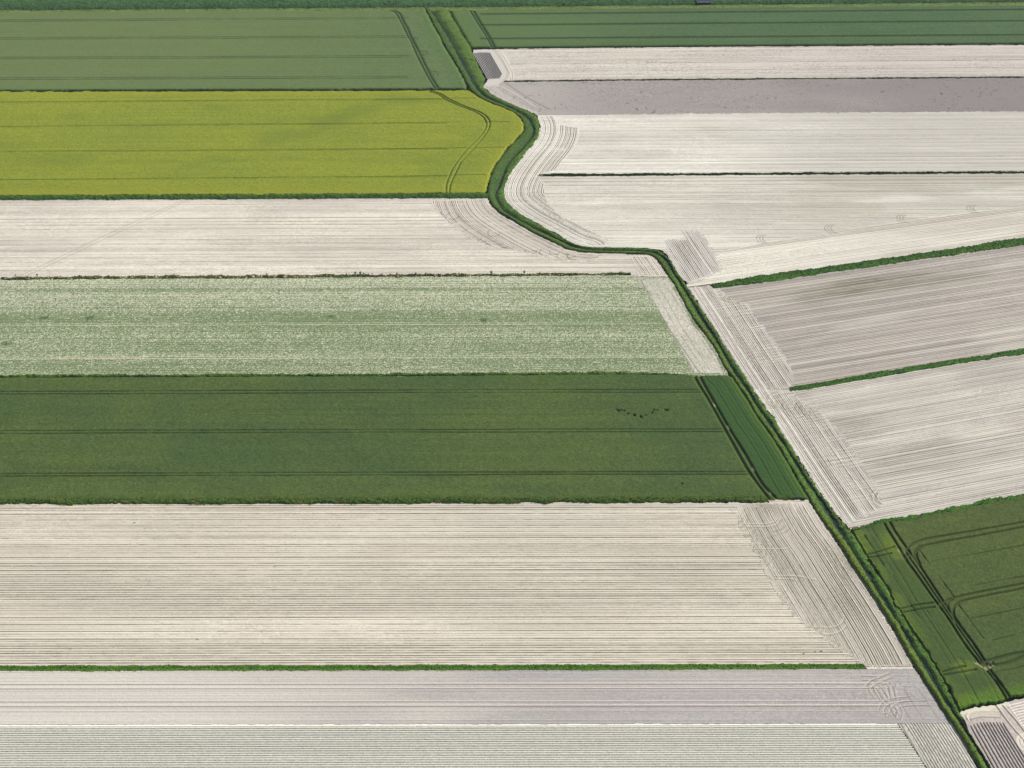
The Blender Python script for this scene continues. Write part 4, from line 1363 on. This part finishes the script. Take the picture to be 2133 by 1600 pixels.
def canal():
    Lw, Cw, Rw = smooth(G(L_EDGE), 1.5, 3), smooth(G(C_EDGE), 1.5, 6), smooth(G(R_EDGE), 1.5, 3)
    # resample the three lines so that they stay opposite each other
    def nearest(line, pts):
        f = resample(line, step=.4)
        out = []
        k = 0
        for q in pts:
            lo, hi = max(0, k - 20), min(len(f), k + 90)
            d = np.hypot(*(f[lo:hi] - q).T)
            k = lo + int(d.argmin())
            out.append(f[k])
        out = np.array(out)
        for _ in range(4):
            out[1:-1] = (out[:-2] + 2 * out[1:-1] + out[2:]) / 4
        return out
    Cm = resample(Cw, step=1.2)
    Lm, Rm = nearest(Lw, Cm), nearest(Rw, Cm)
    olive, mid, deep, fresh = alb(116, 140, 72), alb(84, 118, 60), alb(58, 88, 54), alb(96, 130, 56)

    def lcol(C, P, t, n, m, cell, seed):
        Y = P[..., 1]
        X = P[..., 0]
        far = sstep(470, 560, Y)
        C += (np.array(alb(74, 100, 58)) - C) * (far * .55)[..., None]
        ol = (Y < 470) * np.clip(lattice(n, m, cell, cell, 12, 1.5, seed + 40) * .8 + .35, 0, .8) * sstep(.9, .2, t)[None]
        C += (np.array(alb(118, 132, 58)) - C) * ol[..., None]

    def rcol(C, P, t, n, m, cell, seed):
        Y = P[..., 1]
        top = sstep(650, 680, Y)
        C += (np.array(alb(104, 128, 68)) - C) * (top * sstep(.15, .6, t)[None] * .6)[..., None]
        k = np.clip(lattice(n, m, cell, cell, 2.5, 1.5, seed + 41) * 1.2 - .35, 0, .7)
        C += (np.array(deep) - C) * k[..., None]
    strip("grass_bank", Lm, Cm, [(0, .05), (.15, .6), (.35, .75), (.6, .6), (.8, .15), (1, -.35)], [(0, mid), (.3, alb(104, 130, 62)), (.6, mid), (1, alb(60, 84, 48))],
          "tall grass bank along the left side of the winding main ditch", "grass", seed=101, rough=.07, clump=.06, edge=.22, cell=.27, tuft=(3.2, .35, .25), colfn=lcol, zfn=lambda P: 1 + .6 * sstep(345, 325, P[..., 1]))
    strip("grass_bank", Cm, Rm, [(0, -.35), (.15, .0), (.4, .4), (.75, .35), (1, .05)], [(0, alb(58, 82, 48)), (.25, alb(72, 102, 56)), (.55, mid), (1, fresh)],
          "leafy grass bank along the right side of the winding main ditch", "grass", seed=102, rough=.09, clump=.08, edge=.35, cell=.27, tuft=(3.8, .35, .25), colfn=rcol)
    # water at the bottom of the ditch
    n = len(Cm)
    a, c = offset(Cm, .8), offset(Cm, -.8)
    V = np.concatenate([np.c_[a, np.full(n, -.30)], np.c_[c, np.full(n, -.30)]])
    i = np.arange(n - 1)
    Q = np.stack([i, i + 1, i + n + 1, i + n], 1)
    b = MeshBuf()
    b.add(V, np.zeros((2 * n, 3)), quads=Q)
    tag(b.build("water", M_WATER), "dark water at the bottom of the winding main ditch", "water", kind="structure")


def px_strip(name, top, bot, prof, cols, label, cat, **kw):
    A, B = smooth(G(top), 1.0, 2), smooth(G(bot), 1.0, 2)
    return strip(name, A, B, prof, cols, label, cat, **kw)


def strips():
    g1, g2, g3 = alb(72, 118, 40), alb(96, 134, 48), alb(58, 88, 42)
    # long bright line above the grey strip; dips in the middle like a shallow ditch
    px_strip("grass_strip", [(LXT, 1387), (0, 1386), (600, 1385.5), (1200, 1384), (1700, 1382.5), (1797, 1382)], [(LXT, 1400), (0, 1399.5), (600, 1398.5), (1200, 1397.5), (1700, 1395), (1806, 1395)],
             [(0, .05), (.2, .3), (.45, .12), (.6, .3), (.8, .3), (1, .05)], [(0, alb(104, 124, 72)), (.3, alb(84, 128, 50)), (.5, alb(62, 104, 38)), (.7, alb(86, 130, 50)), (1, alb(122, 142, 66))],
             "long bright green grass line above the lilac-grey strip, ending short of the main ditch", "grass", seed=110, cell=.2, rough=.09, clump=.10, tuft=(4, .35, .3), edge=.18)
    # verge above the dark green field
    px_strip("grass_strip", [(LXT, 783), (0, 782), (300, 781), (850, 779), (1200, 775.5), (1300, 775.5), (1380, 779), (1440, 782)], [(LXT, 789.5), (0, 788.5), (850, 785.5), (1300, 782.5), (1380, 785), (1442, 786)],
             [(0, .1), (.3, .8), (.7, .7), (1, .5)], [(0, alb(104, 132, 48)), (.5, alb(84, 118, 44)), (1, g3)],
             "yellow-green grass edge between the pale speckled field and the dark green field", "grass", seed=111, cell=.22, rough=.10, tuft=(4, .4, .3), edge=.3)
    def rim(C, P, t, n, m, cell, seed):
        k = np.clip(lattice(n, m, cell, cell, 5, .8, seed + 40) * 1.3 - .35, 0, .7)
        C += (np.array(alb(124, 116, 70)) - C) * k[..., None]
    px_strip("grass_strip", [(LXT, 1041), (0, 1040), (800, 1038), (1400, 1037), (1590, 1036)], [(LXT, 1052.5), (0, 1051.5), (800, 1049.5), (1400, 1048), (1602, 1046.5)],
             [(0, .6), (.3, .75), (.7, .6), (1, .05)], [(0, alb(84, 108, 54)), (.4, alb(82, 112, 48)), (.8, alb(70, 102, 42)), (1, alb(66, 92, 42))],
             "shaggy wild grass rim along the bottom of the dark green field", "grass", seed=122, cell=.22, rough=.12, clump=.15, tuft=(5, .45, .3), edge=.3, colfn=rim)
    # ragged weedy line
    def weedy(C, P, t, n, m, cell, seed):
        k = np.clip(lattice(n, m, cell, cell, 14, 4, seed + 40) * 1.0 + .1, 0, .8)
        C += (np.array(alb(110, 98, 66)) - C) * (k * .7)[..., None]
        w = (lattice(n, m, cell, cell, .5, .5, seed + 41) > .55) * (lattice(n, m, cell, cell, 25, 9, seed + 42) > -.2)
        C += (np.array(alb(226, 220, 190)) - C) * (w * .85)[..., None]
    px_strip("weed_strip", [(LXT, 578.5), (0, 577.5), (300, 574.5), (540, 573), (880, 571.5), (1100, 570), (1312, 569)], [(LXT, 584.5), (0, 583.6), (300, 581), (540, 580), (880, 577.3), (1100, 575.5), (1316, 573.5)],
             [(0, .1), (.3, .5), (.6, .45), (.85, .1), (1, -.3)], [(0, alb(96, 112, 56)), (.6, alb(84, 100, 46)), (1, alb(64, 66, 40))],
             "ragged olive line of weeds between the cream field and the speckled field", "weeds", seed=112, cell=.2, rough=.14, clump=.25, tuft=(4, .4, .3), edge=.35, ragged=.7, colfn=weedy)
    # under the yellow field
    px_strip("grass_strip", [(LXT, 411), (0, 410), (800, 406.5), (1018, 404)], [(LXT, 418), (0, 417.3), (800, 414), (1018, 413.3)],
             [(0, .8), (.3, .8), (.6, .5), (1, .0)], [(0, alb(86, 124, 58)), (.5, alb(70, 110, 56)), (1, alb(66, 100, 50))],
             "green grass edge along the foot of the yellow field", "grass", seed=113, cell=.27, rough=.12, tuft=(3, .45, .35), edge=.25)
    # thin ditches on the right
    px_strip("ditch_growth", [(1050, 168.7), (1400, 164.8), (2133, 159.8), (RXT, 158)], [(1050, 171), (1400, 167), (2133, 162), (RXT, 160)],
             [(0, .1), (.35, .45), (.65, -.5), (1, 0)], [(0, alb(72, 92, 48)), (.5, alb(54, 68, 38)), (1, alb(70, 76, 48))],
             "hair-thin dark ditch line above the flat grey-mauve strip", "ditch", seed=114, cell=.25, rough=.12, tuft=(3, .35, .3), edge=.2)
    px_strip("ditch_growth", [(1122, 364), (1140, 363.2), (1400, 361.6), (1880, 358.8), (2133, 357.2), (RXT, 355.5)], [(1122, 366.5), (1140, 367.6), (1400, 365.8), (1880, 362.8), (2133, 361.4), (RXT, 359.8)],
             [(0, .1), (.25, .6), (.55, -.6), (.8, .35), (1, 0)], [(0, alb(60, 88, 46)), (.5, alb(40, 60, 32)), (1, alb(60, 86, 46))],
             "narrow dark green ditch line between the two white fields on the right", "ditch", seed=115, cell=.25, rough=.14, tuft=(4, .4, .3), edge=.28)
    # diagonal strips
    px_strip("grass_strip", [(1478, 592.5), (1504, 589), (1578, 574.5), (1680, 561.5), (1790, 545), (1937, 525), (2133, 494), (RXT, 454)], [(1488, 599.5), (1520, 597.5), (1556, 593.5), (1644, 581), (1790, 559), (1937, 538), (2133, 511), (RXT, 472)],
             [(0, .1), (.2, .5), (.5, .45), (.8, .5), (1, .05)], [(0, alb(72, 106, 50)), (.4, alb(66, 108, 50)), (1, alb(82, 122, 56))],
             "wide diagonal dark green grass strip on the right", "grass", seed=116, cell=.28, rough=.10, clump=.11, tuft=(4, .4, .3), edge=.35)
    px_strip("grass_strip", [(1645, 806), (1699, 797.5), (1790, 781), (1937, 758), (2133, 726), (RXT, 684)], [(1647, 814.5), (1680, 811), (1790, 793.5), (1937, 768), (2133, 737), (RXT, 695)],
             [(0, .1), (.25, .4), (.5, .25), (.75, .4), (1, .05)], [(0, alb(88, 114, 56)), (.4, alb(64, 110, 48)), (1, alb(78, 122, 54))],
             "narrow diagonal green grass strip on the right between the two furrowed fields", "grass", seed=117, cell=.25, rough=.10, clump=.10, tuft=(5, .35, .3), edge=.3)
    px_strip("grass_strip", [(1772, 1101), (1802, 1094), (1837, 1084.6), (1930, 1067), (2026, 1048), (2133, 1027), (RXT, 976)], [(1776, 1108), (1806, 1101), (1840, 1094), (1930, 1079), (2026, 1060), (2133, 1040), (RXT, 990)],
             [(0, .1), (.3, .6), (.7, .8), (1, .75)], [(0, alb(78, 122, 52)), (.5, alb(66, 122, 44)), (1, alb(70, 104, 44))],
             "bright green ragged edge on top of the lower right crop", "grass", seed=118, cell=.22, rough=.10, clump=.12, tuft=(4, .4, .3), edge=.5)
    # dark line at the end of the wide strip
    px_strip("soil_edge", [(1430, 597.4), (1478, 591.6)], [(1430, 599), (1480, 593.5)], [(0, .12), (.5, .2), (1, -.1)], [(0, alb(190, 176, 150)), (1, alb(120, 106, 84))],
             "thin brown soil lip joining the wide diagonal strip to the ditch bank", "soil edge", seed=119, cell=.2, rough=.05, tuft=None, edge=.1)
    # far verge and reed belt
    top_b = [(LXT, 25), (0, 22.5), (400, 20), (800, 17), (1100, 15), (1400, 12), (1800, 9), (2133, 5.5), (RXT, 3)]
    fld = [(LXT, 31.5), (0, 28.5), (400, 25.8), (800, 23), (935, 23), (1400, 18.8), (2133, 13), (RXT, 11)]
    px_strip("grass_verge", [(x, y - 1) for x, y in top_b], fld, [(0, .3), (.5, .35), (.85, .3), (1, .3)], [(0, alb(84, 112, 60)), (.6, alb(116, 134, 80)), (1, alb(120, 138, 88))],
             "lighter mown grass verge in front of the dark reed belt at the far end", "grass", seed=120, cell=.5, rough=.08, clump=.12, tuft=(.8, .35, .4), edge=.3)
    reed_top = [(LXT, -62), (400, -66), (1066, -70), (1700, -74), (RXT, -76)]

    def reedcol(C, P, t, n, m, cell, seed):
        X = P[..., 0]
        lf = sstep(60, -60, X)
        band = np.exp(-((t - .84) / .05) ** 2)[None] * lf
        C += (np.array(alb(104, 138, 66)) - C) * np.clip(band * .8, 0, 1)[..., None]
        w = np.clip(lattice(n, m, cell, cell, 3, 3, seed + 51) * 1.3 - .6, 0, .7) * (1 - lf * .6)
        C += (np.array(alb(150, 160, 112)) - C) * w[..., None]
        k = np.clip(lattice(n, m, cell, cell, 6, 4, seed + 52) * 1.2 - .2, 0, .7)
        C += (np.array(alb(46, 78, 56)) - C) * k[..., None]
    px_strip("reed_belt", reed_top, top_b, [(0, .3), (.3, 1.0), (.6, 1.1), (.8, 1.1), (.93, 1.0), (1, .2)], [(0, alb(82, 118, 76)), (.7, alb(86, 122, 76)), (.95, alb(64, 100, 68)), (1, alb(50, 82, 58))],  # last colours darker: shade of the near face painted in
             "dark rough reed belt along the very top of the photo", "reeds", seed=121, cell=.55, rough=.12, clump=.16, tuft=(1.2, .4, .5), edge=.4)


# dark pool opening in the reeds at the top right
def pool():
    c = G([(1448, 3), (1486, 2), (1484, 10.5), (1452, 11)])
    V = np.c_[c, np.full(4, 1.65)]
    # raised hollow rim hides nothing: water lies in a cut dug through the growth
    b = MeshBuf()
    V = np.r_[V, np.c_[c * .0 + c + (c.mean(0) - c) * .12, np.full(4, 1.55)]]
    b.add(V, np.tile(alb(30, 34, 48), (8, 1)), quads=[(4, 5, 6, 7), (0, 1, 5, 4), (1, 2, 6, 5), (2, 3, 7, 6), (3, 0, 4, 7)])
    return b


# ---- tall weeds sticking out of the ragged line
def weed_mesh(seed):
    r = np.random.default_rng(seed)
    b = MeshBuf()
    n = 9
    a = r.uniform(0, 2 * np.pi, n)
    hh = r.uniform(1.1, 2.0, n)
    sp_ = r.uniform(.15, .75, n)
    for i in range(n):
        tip = np.array([math.cos(a[i]) * sp_[i], math.sin(a[i]) * sp_[i], hh[i]])
        base = np.array([math.cos(a[i]) * .08, math.sin(a[i]) * .08, 0])
        s = np.array([-math.sin(a[i]), math.cos(a[i]), 0]) * .035
        s2 = np.array([math.cos(a[i]), math.sin(a[i]), 0]) * .035
        V = [base - s, base + s, base + s2, tip]
        b.add(V, np.tile(alb(88, 84, 50), (4, 1)), tris=[(0, 1, 3), (1, 2, 3), (2, 0, 3)])
    return b


def leaf_mesh(seed):
    r = np.random.default_rng(seed)
    b = MeshBuf()
    n = 90
    a = r.uniform(0, 2 * np.pi, n)
    hh = r.uniform(.15, 1.7, n)
    rad = r.uniform(.05, .7, n) * (.35 + .65 * np.clip(hh, 0, 1))
    P = np.stack([np.cos(a) * rad, np.sin(a) * rad, hh], 1)
    tufts(b, P, .3, .26, alb(66, 84, 38), alb(92, 108, 52), r)
    return b


def weeds():
    spots = [(33, 575.5), (78, 575.5), (166, 576), (556, 574), (722, 573.5), (740, 573), (751, 572.8), (758, 573.5), (768, 573.5), (775, 572.8), (796, 574), (813, 573.5), (827, 573), (866, 573), (887, 573.2),
             (956, 571.8), (1023, 571), (1092, 570.5), (1294, 568.8)]
    labs = {0: "first dark bushy weed on the ragged line, near the left edge", 1: "second weed from the left edge on the ragged line", 2: "lone weed below the foot of the diagonal wheel marks",
            3: "lone weed about a quarter of the way along the ragged line", 15: "weed just right of the middle of the ragged line", 16: "forked tall weed, second of three spaced along the right part of the ragged line",
            17: "forked tall weed, last of the three evenly spaced ones before the green right end", 18: "low weed at the right end of the ragged line near the headland"}
    proto = None
    for i, (x, y) in enumerate(spots):
        g_ = G([(x, y)])[0]
        if proto is None:
            e = bpy.data.objects.new("tall_weed", None)
            col.objects.link(e)
            parts = [weed_mesh(3).build("stem", M_GRASS, e), leaf_mesh(4).build("leaves", M_GRASS, e)]
            proto = e
        else:
            e = proto.copy()
            col.objects.link(e)
            for ch in parts:
                c = ch.copy()
                c.parent = e
                col.objects.link(c)
        e.location = (g_[0], g_[1], 0.1)
        s = random.uniform(.4, .7) if i not in (5, 6, 16, 17) else .9
        e.scale = (s, s, s)
        e.rotation_euler = (0, 0, random.uniform(0, 6.28))
        tag(e, labs.get(i, ORD[i] + " tall dark weed from the left along the ragged weed line"), "weed", "tall weeds on the ragged line")


for f in (f_top_left, f_yellow, f_dark_green, f_top_right, f_right_green, f_white_mid_left, f_sparse, f_white_low_left, f_grey_low_left, f_bottom_rows,
          f_pale_top_right, f_grey_top_right, f_white_right_up, f_white_right_mid, f_diag_up, f_diag_low, f_corner_plot, beds, canal, strips, weeds):
    f()
o = pool().build("water", M_WATER)
tag(o, "small dark blue pool opening in the reeds at the top edge", "water", kind="structure")

# ------------------------------------------------------------------ haze
def haze():
    me = bpy.data.meshes.new("haze")
    x, y0, y1, z0, z1 = 5100, -4100, 6100, -3.3, 372
    V = [(sx * x, yy, zz) for zz in (z0, z1) for yy in (y0, y1) for sx in (-1, 1)]
    F = [(0, 2, 3, 1), (4, 5, 7, 6), (0, 1, 5, 4), (2, 6, 7, 3), (0, 4, 6, 2), (1, 3, 7, 5)]
    me.from_pydata(V, [], F)
    m = bpy.data.materials.new("thin_haze")
    m.use_nodes = True
    t = m.node_tree
    t.nodes.remove(t.nodes["Principled BSDF"])
    v = t.nodes.new("ShaderNodeVolumePrincipled")
    v.inputs["Color"].default_value = (0.90, 0.94, 1.0, 1)
    v.inputs["Density"].default_value = 0.00004
    t.links.new(v.outputs[0], t.nodes["Material Output"].inputs["Volume"])
    me.materials.append(m)
    o = bpy.data.objects.new("haze", me)
    col.objects.link(o)
    tag(o, "thin pale summer haze over the whole plain", "haze", kind="stuff")


haze()
print("verts", sum(n for _, n in FIELDS), FIELDS)
